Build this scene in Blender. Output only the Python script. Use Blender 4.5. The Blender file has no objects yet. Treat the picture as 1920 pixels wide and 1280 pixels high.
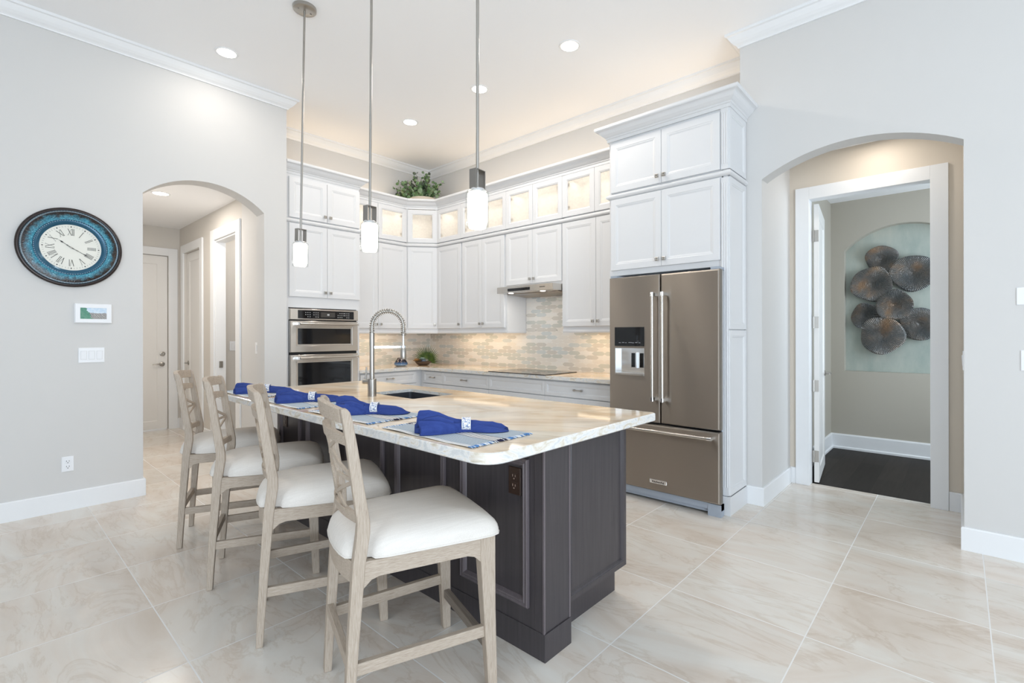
import bpy, math, random
from mathutils import Vector, Matrix
random.seed(7)
S = bpy.context.scene
COL = S.collection
PI = math.pi

# ------------------------------------------------------------------ camera, world, light, exposure
CAM = Vector((0.0, 0.0, 1.31))
YAW, ROLL = 0.7233, -0.0017
cam_d = bpy.data.cameras.new('camera')
cam = bpy.data.objects.new('camera', cam_d)
COL.objects.link(cam)
fwd = Vector((math.cos(YAW), math.sin(YAW), 0))
r0 = Vector((math.sin(YAW), -math.cos(YAW), 0))
u0 = Vector((0, 0, 1))
rgt = r0 * math.cos(ROLL) + u0 * math.sin(ROLL)
upv = -r0 * math.sin(ROLL) + u0 * math.cos(ROLL)
M = Matrix((rgt, upv, -fwd)).transposed().to_4x4()
M.translation = CAM
cam.matrix_world = M
cam_d.sensor_width = 36.0
cam_d.lens = 915.0 * 36.0 / 1920.0
cam_d.shift_x = -(993.0 - 960.0) / 1920.0
cam_d.shift_y = (628.3 - 640.0) / 1920.0
cam_d.clip_start = 0.05
S.camera = cam

S.view_settings.view_transform = 'Standard'
S.view_settings.look = 'None'
S.view_settings.gamma = 1.0
S.view_settings.use_curve_mapping = False
S.view_settings.exposure = 0.30

W = bpy.data.worlds.new('sky')
S.world = W
W.use_nodes = True
bg = W.node_tree.nodes['Background']
bg.inputs[0].default_value = (0.86, 0.93, 1.0, 1)
bg.inputs[1].default_value = 0.7


def area(name, loc, rot, sx, sy, power, col=(1, 1, 1), spread=PI):
    l = bpy.data.lights.new(name, 'AREA')
    l.shape = 'RECTANGLE'
    l.size, l.size_y = sx, sy
    l.energy = power
    l.color = col
    l.spread = spread
    o = bpy.data.objects.new(name, l)
    o.location = loc
    o.rotation_euler = rot
    COL.objects.link(o)
    return o


def point(name, loc, power, col=(1, 1, 1), r=0.03):
    l = bpy.data.lights.new(name, 'POINT')
    l.energy = power
    l.color = col
    l.shadow_soft_size = r
    o = bpy.data.objects.new(name, l)
    o.location = loc
    COL.objects.link(o)
    return o


DAY = (0.75, 0.875, 1.0)
WARM = (1.0, 0.80, 0.56)
# daylight entering by the glazed walls behind the photographer
area('daylight_west', (-3.12, -1.0, 1.55), (PI / 2, 0, -PI / 2), 6.2, 2.9, 50, DAY)
area('daylight_south', (-1.1, -4.52, 1.15), (PI / 2, 0, 0), 4.0, 2.2, 205, DAY)

# ------------------------------------------------------------------ mesh helper


class MB:
    def __init__(s):
        s.v, s.f, s.m = [], [], []

    def add(s, vs, fs, mi=0):
        b = len(s.v)
        s.v += [Vector(v) for v in vs]
        for f in fs:
            s.f.append([b + i for i in f])
            s.m.append(mi)
        return s

    def box(s, x0, x1, y0, y1, z0, z1, mi=0):
        vs = [(x, y, z) for z in (z0, z1) for y in (y0, y1) for x in (x0, x1)]
        return s.add(vs, [(0, 2, 3, 1), (4, 5, 7, 6), (0, 1, 5, 4), (2, 6, 7, 3), (0, 4, 6, 2), (1, 3, 7, 5)], mi)

    def rings(s, rs, cap0=True, cap1=True, mi=0, loop=False):
        n = len(rs[0])
        vs = [p for r in rs for p in r]
        fs = []
        L = len(rs)
        for i in range(L if loop else L - 1):
            a, b = i * n, ((i + 1) % L) * n
            for j in range(n):
                k = (j + 1) % n
                fs.append((a + j, a + k, b + k, b + j))
        if not loop:
            if cap0:
                fs.append(tuple(range(n - 1, -1, -1)))
            if cap1:
                fs.append(tuple((L - 1) * n + j for j in range(n)))
        return s.add(vs, fs, mi)

    def prism(s, poly, vec, mi=0):
        vec = Vector(vec)
        return s.rings([[Vector(p) for p in poly], [Vector(p) + vec for p in poly]], mi=mi)

    def bar(s, p0, p1, w, h, up=(0, 0, 1), w1=None, h1=None, mi=0):
        p0, p1, up = Vector(p0), Vector(p1), Vector(up)
        d = (p1 - p0).normalized()
        a = d.cross(up).normalized()
        b = a.cross(d).normalized()
        w1 = w if w1 is None else w1
        h1 = h if h1 is None else h1
        q = lambda p, ww, hh: [p - a * ww / 2 - b * hh / 2, p + a * ww / 2 - b * hh / 2, p + a * ww / 2 + b * hh / 2, p - a * ww / 2 + b * hh / 2]
        return s.rings([q(p0, w, h), q(p1, w1, h1)], mi=mi)

    def tube(s, pts, r, seg=12, mi=0, loop=False):
        pts = [Vector(p) for p in pts]
        n = len(pts)
        rad = r if isinstance(r, (list, tuple)) else [r] * n
        prev = None
        rs = []
        for i, p in enumerate(pts):
            if loop:
                d = pts[(i + 1) % n] - pts[i - 1]
            else:
                d = pts[min(i + 1, n - 1)] - pts[max(i - 1, 0)]
            d.normalize()
            if prev is None:
                ref = Vector((0, 0, 1)) if abs(d.z) < 0.9 else Vector((1, 0, 0))
                a = d.cross(ref).normalized()
            else:
                a = (prev - d * prev.dot(d)).normalized()
            prev = a
            b = d.cross(a)
            rs.append([p + (a * math.cos(2 * PI * k / seg) + b * math.sin(2 * PI * k / seg)) * rad[i] for k in range(seg)])
        return s.rings(rs, mi=mi, loop=loop)

    def lathe(s, prof, c=(0, 0, 0), seg=32, mi=0, axis='z', loop=False, cap=True):
        c = Vector(c)
        rs = []
        for r, h in prof:
            ring = []
            for k in range(seg):
                t = 2 * PI * k / seg
                x, y = r * math.cos(t), r * math.sin(t)
                ring.append(c + {'z': Vector((x, y, h)), 'y': Vector((x, h, -y)), 'x': Vector((h, x, y))}[axis])
            rs.append(ring)
        return s.rings(rs, cap, cap, mi=mi, loop=loop)

    def sweep(s, path, prof, side=1, mi=0):
        """path of (x, y); prof of (out, z); side 1 = out to the left of travel"""
        P = [Vector((p[0], p[1])) for p in path]
        rs = []
        for i in range(len(P)):
            d0 = (P[i] - P[i - 1]).normalized() if i > 0 else None
            d1 = (P[i + 1] - P[i]).normalized() if i < len(P) - 1 else None
            d0 = d0 or d1
            d1 = d1 or d0
            n0, n1 = Vector((-d0.y, d0.x)), Vector((-d1.y, d1.x))
            m = (n0 + n1)
            m = m / m.dot(n0)
            rs.append([(P[i].x + m.x * o * side, P[i].y + m.y * o * side, z) for o, z in prof])
        return s.rings(rs, mi=mi)

    def panel(s, x0, x1, z0, z1, y, prof, mi=0):
        """nested rectangles in a plane facing -y; prof of (inset, depth)"""
        rs = []
        for i, dy in prof:
            rs.append([(x0 + i, y + dy, z0 + i), (x1 - i, y + dy, z0 + i), (x1 - i, y + dy, z1 - i), (x0 + i, y + dy, z1 - i)])
        return s.rings(rs, mi=mi)

    def xf(s, Mx):
        s.v = [Mx @ v for v in s.v]
        return s

    def build(s, name, mats, parent=None, smooth=None, bevel=0, world=False, seg=2):
        me = bpy.data.meshes.new(name)
        vs = s.v
        if world and parent is not None:
            inv = wm(parent).inverted()
            vs = [inv @ v for v in vs]
        me.from_pydata([tuple(v) for v in vs], [], s.f)
        if not isinstance(mats, (list, tuple)):
            mats = [mats]
        for m in mats:
            me.materials.append(m)
        me.polygons.foreach_set('material_index', s.m)
        import bmesh
        bm = bmesh.new()
        bm.from_mesh(me)
        bmesh.ops.recalc_face_normals(bm, faces=bm.faces)
        bm.to_mesh(me)
        bm.free()
        if smooth:
            me.polygons.foreach_set('use_smooth', [True] * len(me.polygons))
            me.set_sharp_from_angle(angle=math.radians(smooth))
        me.update()
        o = bpy.data.objects.new(name, me)
        COL.objects.link(o)
        if parent is not None:
            o.parent = parent
        if bevel:
            b = o.modifiers.new('bevel', 'BEVEL')
            b.width = bevel
            b.segments = seg
            b.limit_method = 'ANGLE'
            b.angle_limit = math.radians(40)
        return o


def wm(o):
    m = Matrix.Translation(o.location) @ o.rotation_euler.to_matrix().to_4x4()
    return (wm(o.parent) @ m) if o.parent else m


def thing(name, label, cat, loc=(0, 0, 0), rotz=0, group=None):
    o = bpy.data.objects.new(name, None)
    o.empty_display_size = 0.1
    COL.objects.link(o)
    o.location = loc
    o.rotation_euler = (0, 0, rotz)
    o['label'] = label
    o['category'] = cat
    if group:
        o['group'] = group
    return o


def tag(o, label, cat, group=None):
    o['label'] = label
    o['category'] = cat
    if group:
        o['group'] = group
    return o


def struct(name, mb, mats, parent=None, **k):
    o = mb.build(name, mats, parent, **k)
    if parent is None:
        o['kind'] = 'structure'
    return o


def copy_tree(o, parent=None):
    c = o.copy()
    COL.objects.link(c)
    if parent is not None:
        c.parent = parent
    for ch in list(o.children):
        copy_tree(ch, c)
    return c


def text_mesh(txt, size, name='lettering', sx=1.0):
    cu = bpy.data.curves.new('t', 'FONT')
    cu.body = txt
    cu.size = size
    cu.align_x = 'CENTER'
    cu.align_y = 'CENTER'
    cu.extrude = 0.0004
    ob = bpy.data.objects.new('t', cu)
    COL.objects.link(ob)
    dg = bpy.context.evaluated_depsgraph_get()
    me = bpy.data.meshes.new_from_object(ob.evaluated_get(dg))
    bpy.data.objects.remove(ob)
    bpy.data.curves.remove(cu)
    me.name = name
    for v in me.vertices:
        v.co.x *= sx
    return me


def lettering(txt, size, mat, parent, loc, sx=1.0):
    """upright text facing local -y"""
    me = text_mesh(txt, size, sx=sx)
    me.materials.clear()
    me.materials.append(mat)
    for v in me.vertices:
        v.co = Vector((v.co.x, -v.co.z, v.co.y))
    o = bpy.data.objects.new('lettering', me)
    COL.objects.link(o)
    o.parent = parent
    o.location = loc
    return o


# ------------------------------------------------------------------ materials
def mat(name, col=(0.8, 0.8, 0.8), rough=0.5, metal=0.0, spec=0.5, **k):
    m = bpy.data.materials.new(name)
    m.use_nodes = True
    b = m.node_tree.nodes['Principled BSDF']
    b.inputs['Base Color'].default_value = (*col, 1)
    b.inputs['Roughness'].default_value = rough
    b.inputs['Metallic'].default_value = metal
    b.inputs['Specular IOR Level'].default_value = spec
    for kk, vv in k.items():
        b.inputs[kk.replace('_', ' ')].default_value = vv
    return m


class NT:
    def __init__(s, m):
        s.t = m.node_tree
        s.b = s.t.nodes['Principled BSDF']

    def n(s, typ, **k):
        nd = s.t.nodes.new(typ)
        for a, b in k.items():
            if a.startswith('i_'):
                key = a[2:]
                nd.inputs[int(key) if key.isdigit() else key.replace('_', ' ')].default_value = b
            else:
                setattr(nd, a, b)
        return nd

    def l(s, a, b):
        s.t.links.new(a, b)

    def coord(s, kind='Object', scale=(1, 1, 1), loc=(0, 0, 0), rot=(0, 0, 0)):
        tc = s.n('ShaderNodeTexCoord')
        mp = s.n('ShaderNodeMapping')
        mp.inputs['Scale'].default_value = scale
        mp.inputs['Location'].default_value = loc
        mp.inputs['Rotation'].default_value = rot
        s.l(tc.outputs[kind], mp.inputs[0])
        return mp.outputs[0]

    def noise(s, vec, scale=5, detail=4, rough=0.5, dist=0):
        nd = s.n('ShaderNodeTexNoise', i_Scale=scale, i_Detail=detail, i_Roughness=rough, i_Distortion=dist)
        s.l(vec, nd.inputs['Vector'])
        return nd.outputs['Fac']

    def ramp(s, fac, stops):
        nd = s.n('ShaderNodeValToRGB')
        e = nd.color_ramp.elements
        while len(e) < len(stops):
            e.new(0.5)
        for i, (p, c) in enumerate(stops):
            e[i].position = p
            e[i].color = (*c, 1) if len(c) == 3 else c
        s.l(fac, nd.inputs[0])
        return nd.outputs[0]

    def mix(s, fac, a, b, mode='MIX'):
        nd = s.n('ShaderNodeMix', data_type='RGBA', blend_type=mode)
        for sock, v in ((nd.inputs[0], fac), (nd.inputs[6], a), (nd.inputs[7], b)):
            if isinstance(v, (int, float)):
                sock.default_value = v
            elif isinstance(v, tuple):
                sock.default_value = (*v, 1)
            else:
                s.l(v, sock)
        return nd.outputs[2]

    def math(s, op, a, b=None, c=None):
        nd = s.n('ShaderNodeMath', operation=op)
        for i, v in enumerate((a, b, c)):
            if v is None:
                continue
            if isinstance(v, (int, float)):
                nd.inputs[i].default_value = v
            else:
                s.l(v, nd.inputs[i])
        return nd.outputs[0]

    def bump(s, h, strength=0.2, dist=0.01):
        nd = s.n('ShaderNodeBump', i_Strength=strength, i_Distance=dist)
        s.l(h, nd.inputs['Height'])
        s.l(nd.outputs[0], s.b.inputs['Normal'])

    def col(s, c):
        s.l(c, s.b.inputs['Base Color'])


def emit(name, col, strength):
    m = mat(name, col, 0.5)
    b = m.node_tree.nodes['Principled BSDF']
    b.inputs['Emission Color'].default_value = (*col, 1)
    b.inputs['Emission Strength'].default_value = strength
    return m


def paint(name, col, rough=0.6, bump=0.06):
    m = mat(name, col, rough, spec=0.3)
    t = NT(m)
    v = t.coord()
    t.bump(t.noise(v, 90, 3), bump, 0.002)
    return m


M_wall = paint('wall_paint', (0.67, 0.66, 0.645))
M_hall = paint('hall_paint', (0.68, 0.65, 0.605))
M_bedroom = paint('taupe_paint', (0.50, 0.465, 0.40))
M_ceil = paint('ceiling_paint', (0.955, 0.96, 0.97), 0.8, 0.03)
M_trim = mat('trim_white', (0.85, 0.86, 0.87), 0.35)
M_cab = mat('cabinet_white', (0.735, 0.74, 0.75), 0.33)
M_cabin = mat('cabinet_inside', (0.88, 0.865, 0.835), 0.5)
M_door = mat('door_white', (0.84, 0.83, 0.81), 0.4)
M_nickel = mat('brushed_nickel', (0.42, 0.40, 0.37), 0.3, 1.0)
M_bracket = mat('dark_nickel', (0.36, 0.34, 0.315), 0.35, 1.0)
M_chrome = mat('polished_chrome', (0.78, 0.79, 0.80), 0.09, 1.0)
M_black = mat('black_glass', (0.006, 0.006, 0.007), 0.05)
M_gap = mat('shadow_gap', (0.01, 0.01, 0.011), 0.6)
M_white = mat('white_plastic', (0.87, 0.88, 0.90), 0.3)
M_offwhite = mat('offwhite_print', (0.8, 0.8, 0.8), 0.5)
M_ink = mat('dark_ink', (0.02, 0.018, 0.016), 0.5)
M_greyplastic = mat('grey_plastic', (0.36, 0.40, 0.46), 0.45)
M_bronze_pl = mat('bronze_plate', (0.035, 0.018, 0.012), 0.35)
M_hole = mat('socket_slot', (0.30, 0.22, 0.18), 0.5)
M_slot = mat('outlet_slot', (0.12, 0.12, 0.13), 0.5)


def steel(name, col, rough):
    m = mat(name, col, rough, 1.0)
    t = NT(m)
    v = t.coord('Object', (1.5, 1.5, 260))
    n = t.noise(v, 1.0, 3)
    t.bump(n, 0.05, 0.002)
    t.b.inputs['Anisotropic'].default_value = 1.0
    tg = t.n('ShaderNodeTangent', direction_type='RADIAL', axis='Z')
    t.l(tg.outputs[0], t.b.inputs['Tangent'])
    t.b.inputs['Anisotropic Rotation'].default_value = 0.25
    return m


M_steel = steel('stainless_steel', (0.41, 0.365, 0.32), 0.38)
M_steel_l = steel('stainless_light', (0.60, 0.57, 0.53), 0.25)


def clear_glass(name, tint=(1, 1, 1), rough=0.0, mixf=0.12):
    m = bpy.data.materials.new(name)
    m.use_nodes = True
    nt = m.node_tree
    nt.nodes.clear()
    out = nt.nodes.new('ShaderNodeOutputMaterial')
    mx = nt.nodes.new('ShaderNodeMixShader')
    tr = nt.nodes.new('ShaderNodeBsdfTransparent')
    gl = nt.nodes.new('ShaderNodeBsdfGlossy')
    fr = nt.nodes.new('ShaderNodeMath')
    fr.operation = 'MULTIPLY_ADD'
    lw = nt.nodes.new('ShaderNodeLayerWeight')
    lw.inputs[0].default_value = 0.12
    nt.links.new(lw.outputs['Facing'], fr.inputs[0])
    fr.inputs[1].default_value = 0.35
    fr.inputs[2].default_value = 0.03
    tr.inputs[0].default_value = (*tint, 1)
    gl.inputs['Roughness'].default_value = rough
    nt.links.new(fr.outputs[0], mx.inputs[0])
    nt.links.new(tr.outputs[0], mx.inputs[1])
    nt.links.new(gl.outputs[0], mx.inputs[2])
    nt.links.new(mx.outputs[0], out.inputs[0])
    return m


M_glass = clear_glass('clear_glass', (0.96, 0.97, 0.97), 0.02)


def seeded_glass():
    m = bpy.data.materials.new('seeded_glass')
    m.use_nodes = True
    nt = m.node_tree
    nt.nodes.clear()
    out = nt.nodes.new('ShaderNodeOutputMaterial')
    mx = nt.nodes.new('ShaderNodeMixShader')
    tr = nt.nodes.new('ShaderNodeBsdfTransparent')
    tl = nt.nodes.new('ShaderNodeBsdfTranslucent')
    tl.inputs[0].default_value = (0.95, 0.92, 0.88, 1)
    tc = nt.nodes.new('ShaderNodeTexCoord')
    nz = nt.nodes.new('ShaderNodeTexNoise')
    nz.inputs['Scale'].default_value = 45
    nt.links.new(tc.outputs['Object'], nz.inputs['Vector'])
    rp = nt.nodes.new('ShaderNodeMapRange')
    for k, v in ((1, 0.35), (2, 0.7), (3, 0.31), (4, 0.36)):
        rp.inputs[k].default_value = v
    nt.links.new(nz.outputs[0], rp.inputs[0])
    nt.links.new(rp.outputs[0], mx.inputs[0])
    nt.links.new(tr.outputs[0], mx.inputs[1])
    nt.links.new(tl.outputs[0], mx.inputs[2])
    nt.links.new(mx.outputs[0], out.inputs[0])
    return m


M_seed = seeded_glass()


def wood(name, ca, cb, scale, rough=0.5, cc=None, bumps=0.15):
    m = mat(name, ca, rough, spec=0.4)
    t = NT(m)
    v = t.coord('Object', scale)
    n = t.noise(v, 1.0, 6, 0.65, 0.6)
    st = [(0.3, ca), (0.72, cb)]
    if cc:
        st = [(0.28, cc), (0.42, ca), (0.72, cb)]
    t.col(t.ramp(n, st))
    t.bump(n, bumps, 0.003)
    return m


WA, WB, WC = (0.40, 0.325, 0.255), (0.53, 0.455, 0.38), (0.285, 0.225, 0.17)
M_oakz = wood('washed_oak_upright', WA, WB, (420, 420, 22), 0.55, WC)
M_oakx = wood('washed_oak_lengthwise', WA, WB, (22, 420, 420), 0.55, WC)
M_oaky = wood('washed_oak_crosswise', WA, WB, (420, 22, 420), 0.55, WC)
M_esp = wood('espresso_wood', (0.044, 0.038, 0.042), (0.066, 0.058, 0.062), (60, 60, 2.5), 0.33, None, 0.05)
M_esp_highlight = wood('espresso_edge_highlight', (0.105, 0.088, 0.095), (0.15, 0.128, 0.135), (60, 60, 2.5), 0.3, None, 0.05)  # lighter espresso copy: edge highlights on the mouldings are put into this colour


def fabric(name, ca, cb, scale=300, bump=0.4, rough=0.9):
    m = mat(name, ca, rough, spec=0.15)
    t = NT(m)
    v = t.coord('Object', (1, 3, 1))
    n = t.noise(v, scale, 2)
    n2 = t.noise(t.coord('Object', (6, 160, 60)), 1.0, 3)
    t.col(t.ramp(t.math('ADD', t.math('MULTIPLY', n, 0.5), t.math('MULTIPLY', n2, 0.5)), [(0.35, ca), (0.65, cb)]))
    t.bump(n, bump, 0.001)
    return m


M_linen = fabric('linen_upholstery', (0.69, 0.645, 0.595), (0.77, 0.73, 0.68))
M_napkin = fabric('blue_cotton', (0.028, 0.050, 0.205), (0.045, 0.078, 0.28), 500, 0.3)
M_mat_white = fabric('mat_white', (0.80, 0.79, 0.76), (0.88, 0.87, 0.85), 400)
M_mat_navy = fabric('mat_navy', (0.015, 0.016, 0.045), (0.03, 0.03, 0.07), 400)


def check_fabric():
    m = mat('mat_blue_check', (0.5, 0.55, 0.6), 0.9, spec=0.1)
    t = NT(m)
    a = t.n('ShaderNodeTexWave', i_Scale=42.0, wave_type='BANDS', bands_direction='X')
    b = t.n('ShaderNodeTexWave', i_Scale=42.0, wave_type='BANDS', bands_direction='Y')
    v = t.coord()
    t.l(v, a.inputs[0])
    t.l(v, b.inputs[0])
    f = t.math('MULTIPLY', t.math('ADD', a.outputs['Fac'], b.outputs['Fac']), 0.5)
    t.col(t.ramp(f, [(0.25, (0.16, 0.25, 0.36)), (0.75, (0.66, 0.69, 0.70))]))
    return m


M_mat_check = check_fabric()
M_fringe = [mat('fringe_blue', (0.10, 0.25, 0.52), 0.9), mat('fringe_white', (0.80, 0.82, 0.84), 0.9), mat('fringe_navy', (0.02, 0.02, 0.06), 0.9)]


def floor_tile():
    m = mat('beige_marble_tile', (0.7, 0.65, 0.6), 0.22, spec=0.45)
    t = NT(m)
    A, GX, GY = 0.606, 0.562, 0.508
    tc = t.n('ShaderNodeTexCoord')
    sp = t.n('ShaderNodeSeparateXYZ')
    t.l(tc.outputs['Object'], sp.inputs[0])
    u = t.math('DIVIDE', t.math('SUBTRACT', sp.outputs[0], GX), A)
    w = t.math('DIVIDE', t.math('SUBTRACT', sp.outputs[1], GY), A)
    fu, fw = t.math('FLOOR', u), t.math('FLOOR', w)

    def edge(q):
        fr = t.math('FRACT', q)
        return t.math('MINIMUM', fr, t.math('SUBTRACT', 1.0, fr))
    e = t.math('MINIMUM', edge(u), edge(w))
    grout = t.math('LESS_THAN', e, 0.0042)
    cmb = t.n('ShaderNodeCombineXYZ')
    t.l(fu, cmb.inputs[0])
    t.l(fw, cmb.inputs[1])
    wn = t.n('ShaderNodeTexWhiteNoise', noise_dimensions='3D')
    t.l(cmb.outputs[0], wn.inputs[0])
    # per-tile offset of the vein pattern
    sc = t.n('ShaderNodeVectorMath', operation='SCALE')
    t.l(wn.outputs['Color'], sc.inputs[0])
    sc.inputs[3].default_value = 37.0
    ad = t.n('ShaderNodeVectorMath', operation='ADD')
    t.l(tc.outputs['Object'], ad.inputs[0])
    t.l(sc.outputs[0], ad.inputs[1])
    mp = t.n('ShaderNodeMapping')
    mp.inputs['Scale'].default_value = (1.4, 0.5, 1)
    mp.inputs['Rotation'].default_value = (0, 0, 0.35)
    t.l(ad.outputs[0], mp.inputs[0])
    n1 = t.noise(mp.outputs[0], 1.5, 7, 0.6, 1.6)
    n2 = t.noise(mp.outputs[0], 1.9, 8, 0.62, 2.2)
    base = t.ramp(n1, [(0.30, (0.64, 0.55, 0.465)), (0.45, (0.725, 0.65, 0.575)), (0.55, (0.75, 0.70, 0.635)), (0.70, (0.79, 0.76, 0.705))])
    vein = t.ramp(n2, [(0.0, (1, 1, 1)), (0.455, (1, 1, 1)), (0.485, (0.72, 0.63, 0.54)), (0.51, (1, 1, 1)), (1.0, (1, 1, 1))])
    c = t.mix(0.36, base, vein, 'MULTIPLY')
    tone = t.math('ADD', 0.95, t.math('MULTIPLY', wn.outputs['Value'], 0.1))
    cv = t.n('ShaderNodeCombineXYZ')
    for i in range(3):
        t.l(tone, cv.inputs[i])
    c = t.mix(1.0, c, cv.outputs[0], 'MULTIPLY')
    c = t.mix(grout, c, (0.80, 0.79, 0.77))
    t.col(c)
    t.bump(t.math('SUBTRACT', 1.0, grout), 0.25, 0.002)
    t.l(t.math('ADD', 0.2, t.math('MULTIPLY', grout, 0.5)), t.b.inputs['Roughness'])
    return m


M_floor = floor_tile()


def quartzite():
    m = mat('polished_quartzite', (0.7, 0.6, 0.5), 0.06, spec=0.38)
    t = NT(m)
    v0 = t.coord('Object', (1, 1, 1), rot=(0, 0, 0.95))
    mp = t.n('ShaderNodeMapping')
    mp.inputs['Scale'].default_value = (0.6, 1.5, 1.6)
    t.l(v0, mp.inputs[0])
    v = mp.outputs[0]
    n1 = t.noise(v, 1.4, 4, 0.5, 1.0)
    n2 = t.noise(v, 1.3, 5, 0.55, 1.5)
    base = t.ramp(n1, [(0.30, (0.56, 0.38, 0.23)), (0.41, (0.77, 0.59, 0.40)), (0.50, (0.84, 0.71, 0.55)), (0.58, (0.72, 0.64, 0.53)), (0.68, (0.88, 0.81, 0.69))])
    vein = t.ramp(n2, [(0.45, (1, 1, 1)), (0.49, (0.66, 0.56, 0.46)), (0.52, (1, 1, 1)), (0.66, (0.94, 0.94, 0.92))])
    t.col(t.mix(0.5, base, vein, 'MULTIPLY'))
    return m


M_stone = quartzite()


def quartz_edge():
    m = mat('quartzite_edge', (0.75, 0.73, 0.7), 0.1)
    t = NT(m)
    v = t.coord('Object', (4, 4, 9), rot=(0.5, 0.6, 0))
    n1 = t.noise(v, 2.0, 8, 0.65, 2.2)
    t.col(t.ramp(n1, [(0.28, (0.50, 0.45, 0.36)), (0.40, (0.70, 0.64, 0.54)), (0.50, (0.80, 0.79, 0.77)), (0.62, (0.62, 0.63, 0.63)), (0.75, (0.84, 0.83, 0.8))]))
    return m


M_stone_e = quartz_edge()


def dark_planks():
    m = mat('dark_wood_planks', (0.05, 0.042, 0.036), 0.6, spec=0.25)
    t = NT(m)
    v = t.coord('Object')
    br = t.n('ShaderNodeTexBrick', i_Scale=1.0)
    br.inputs['Color1'].default_value = (0.016, 0.013, 0.012, 1)
    br.inputs['Color2'].default_value = (0.045, 0.036, 0.031, 1)
    br.inputs['Mortar'].default_value = (0.015, 0.012, 0.01, 1)
    br.inputs['Mortar Size'].default_value = 0.002
    br.inputs['Brick Width'].default_value = 1.2
    br.inputs['Row Height'].default_value = 0.19
    t.l(v, br.inputs[0])
    n = t.noise(t.coord('Object', (3, 40, 1)), 1.0, 5)
    t.col(t.mix(0.5, br.outputs[0], t.ramp(n, [(0.3, (0.6, 0.6, 0.6)), (0.7, (1.2, 1.2, 1.2))]), 'MULTIPLY'))
    return m


M_darkfloor = dark_planks()


def plaster():
    m = mat('sea_green_plaster', (0.45, 0.5, 0.46), 0.7)
    t = NT(m)
    n = t.noise(t.coord('Object', (2, 2.6, 1.2)), 1.6, 6, 0.6)
    t.col(t.ramp(n, [(0.35, (0.36, 0.42, 0.385)), (0.55, (0.47, 0.51, 0.46)), (0.7, (0.56, 0.57, 0.50))]))
    return m


M_plaster = plaster()
M_tile = [mat('tile_cream', (0.78, 0.74, 0.68), 0.15), mat('tile_white', (0.82, 0.80, 0.76), 0.15), mat('tile_sage', (0.60, 0.61, 0.565), 0.12), mat('tile_grey_blue', (0.62, 0.65, 0.64), 0.12), mat('tile_sand', (0.64, 0.61, 0.56), 0.15)]
M_grout = mat('pale_grout', (0.80, 0.77, 0.72), 0.8)
M_lamp = emit('frosted_lamp_glass', (1.0, 0.91, 0.78), 16.0)
M_can = emit('recessed_lens', (1.0, 0.93, 0.82), 10.0)
M_puck = emit('small_hood_lamp', (1.0, 0.95, 0.88), 4.0)

# ------------------------------------------------------------------ room shell
ZC = 3.665
XL, YB = -3.2, -4.6      # glazed walls behind the photographer
b = MB().box(XL, 4.885, YB, 8.5, -0.1, 0)
struct('floor', b, M_floor)
b = MB().box(4.885, 6.9, -1.4, 1.3, -0.1, 0.0)
struct('floor_bedroom', b, M_darkfloor)
b = MB().box(XL, 4.5, YB, 5.9, ZC, ZC + 0.1)
struct('ceiling', b, M_ceil)


def arch_wall(mb, T, x0, x1, z1, t, xa, xb, zs, za, n=28):
    """wall in local x/z facing -y with a segmental-arch opening; T maps local (x, y, z) to the world"""
    c = (xa + xb) / 2
    h = za - zs
    w = (xb - xa) / 2
    R = (w * w + h * h) / (2 * h)
    pts = []
    for i in range(n + 1):
        x = xa + (xb - xa) * i / n
        z = za - R + math.sqrt(max(R * R - (x - c) ** 2, 0))
        pts.append((x, z))
    vs, fs = [], []

    def q(*p):
        b0 = len(vs)
        vs.extend(T(*v) for v in p)
        fs.append((b0, b0 + 1, b0 + 2, b0 + 3))
    for y in (0, t):
        if xa > x0:
            q((x0, y, 0), (xa, y, 0), (xa, y, z1), (x0, y, z1))
        if xb < x1:
            q((xb, y, 0), (x1, y, 0), (x1, y, z1), (xb, y, z1))
        for (p, r), (p2, r2) in zip(pts, pts[1:]):
            q((p, y, r), (p2, y, r2), (p2, y, z1), (p, y, z1))
    for (p, r), (p2, r2) in zip(pts, pts[1:]):
        q((p, 0, r), (p, t, r), (p2, t, r2), (p2, 0, r2))
    q((xa, 0, 0), (xa, t, 0), (xa, t, zs), (xa, 0, zs))
    q((xb, 0, 0), (xb, t, 0), (xb, t, zs), (xb, 0, zs))
    q((x0, 0, 0), (x0, t, 0), (x0, t, z1), (x0, 0, z1))
    q((x1, 0, 0), (x1, t, 0), (x1, t, z1), (x1, 0, z1))
    q((x0, 0, z1), (x1, 0, z1), (x1, t, z1), (x0, t, z1))
    mb.add(vs, fs)
    return mb


YLW = 5.045   # clock wall
XRW = 3.982   # wall with the right-hand arch
b = arch_wall(MB(), lambda x, y, z: (x, YLW + y, z), XL, 2.05, ZC, 0.185, 0.905, 1.84, 2.49, 2.682)
struct('wall_left', b, M_wall)
b = arch_wall(MB(), lambda x, y, z: (XRW + y, -x, z), -1.14, -YB, ZC, 0.14, -1.1399, 0.016, 2.50, 2.658)
struct('wall_right', b, M_wall)
b = MB().box(XRW, 4.80, 1.14, 1.30, 0, ZC)
struct('wall_passage_side', b, M_wall)
b = MB().box(1.92, 2.05, 5.23, 5.77, 0, ZC)
struct('wall_kitchen_side', b, M_wall)
b = MB().box(1.92, 4.48, 5.77, 5.89, 0, ZC)
struct('wall_oven', b, M_wall)
b = MB().box(4.36, 4.48, 1.30, 5.77, 0, ZC)
struct('wall_cooktop', b, M_wall)
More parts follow.
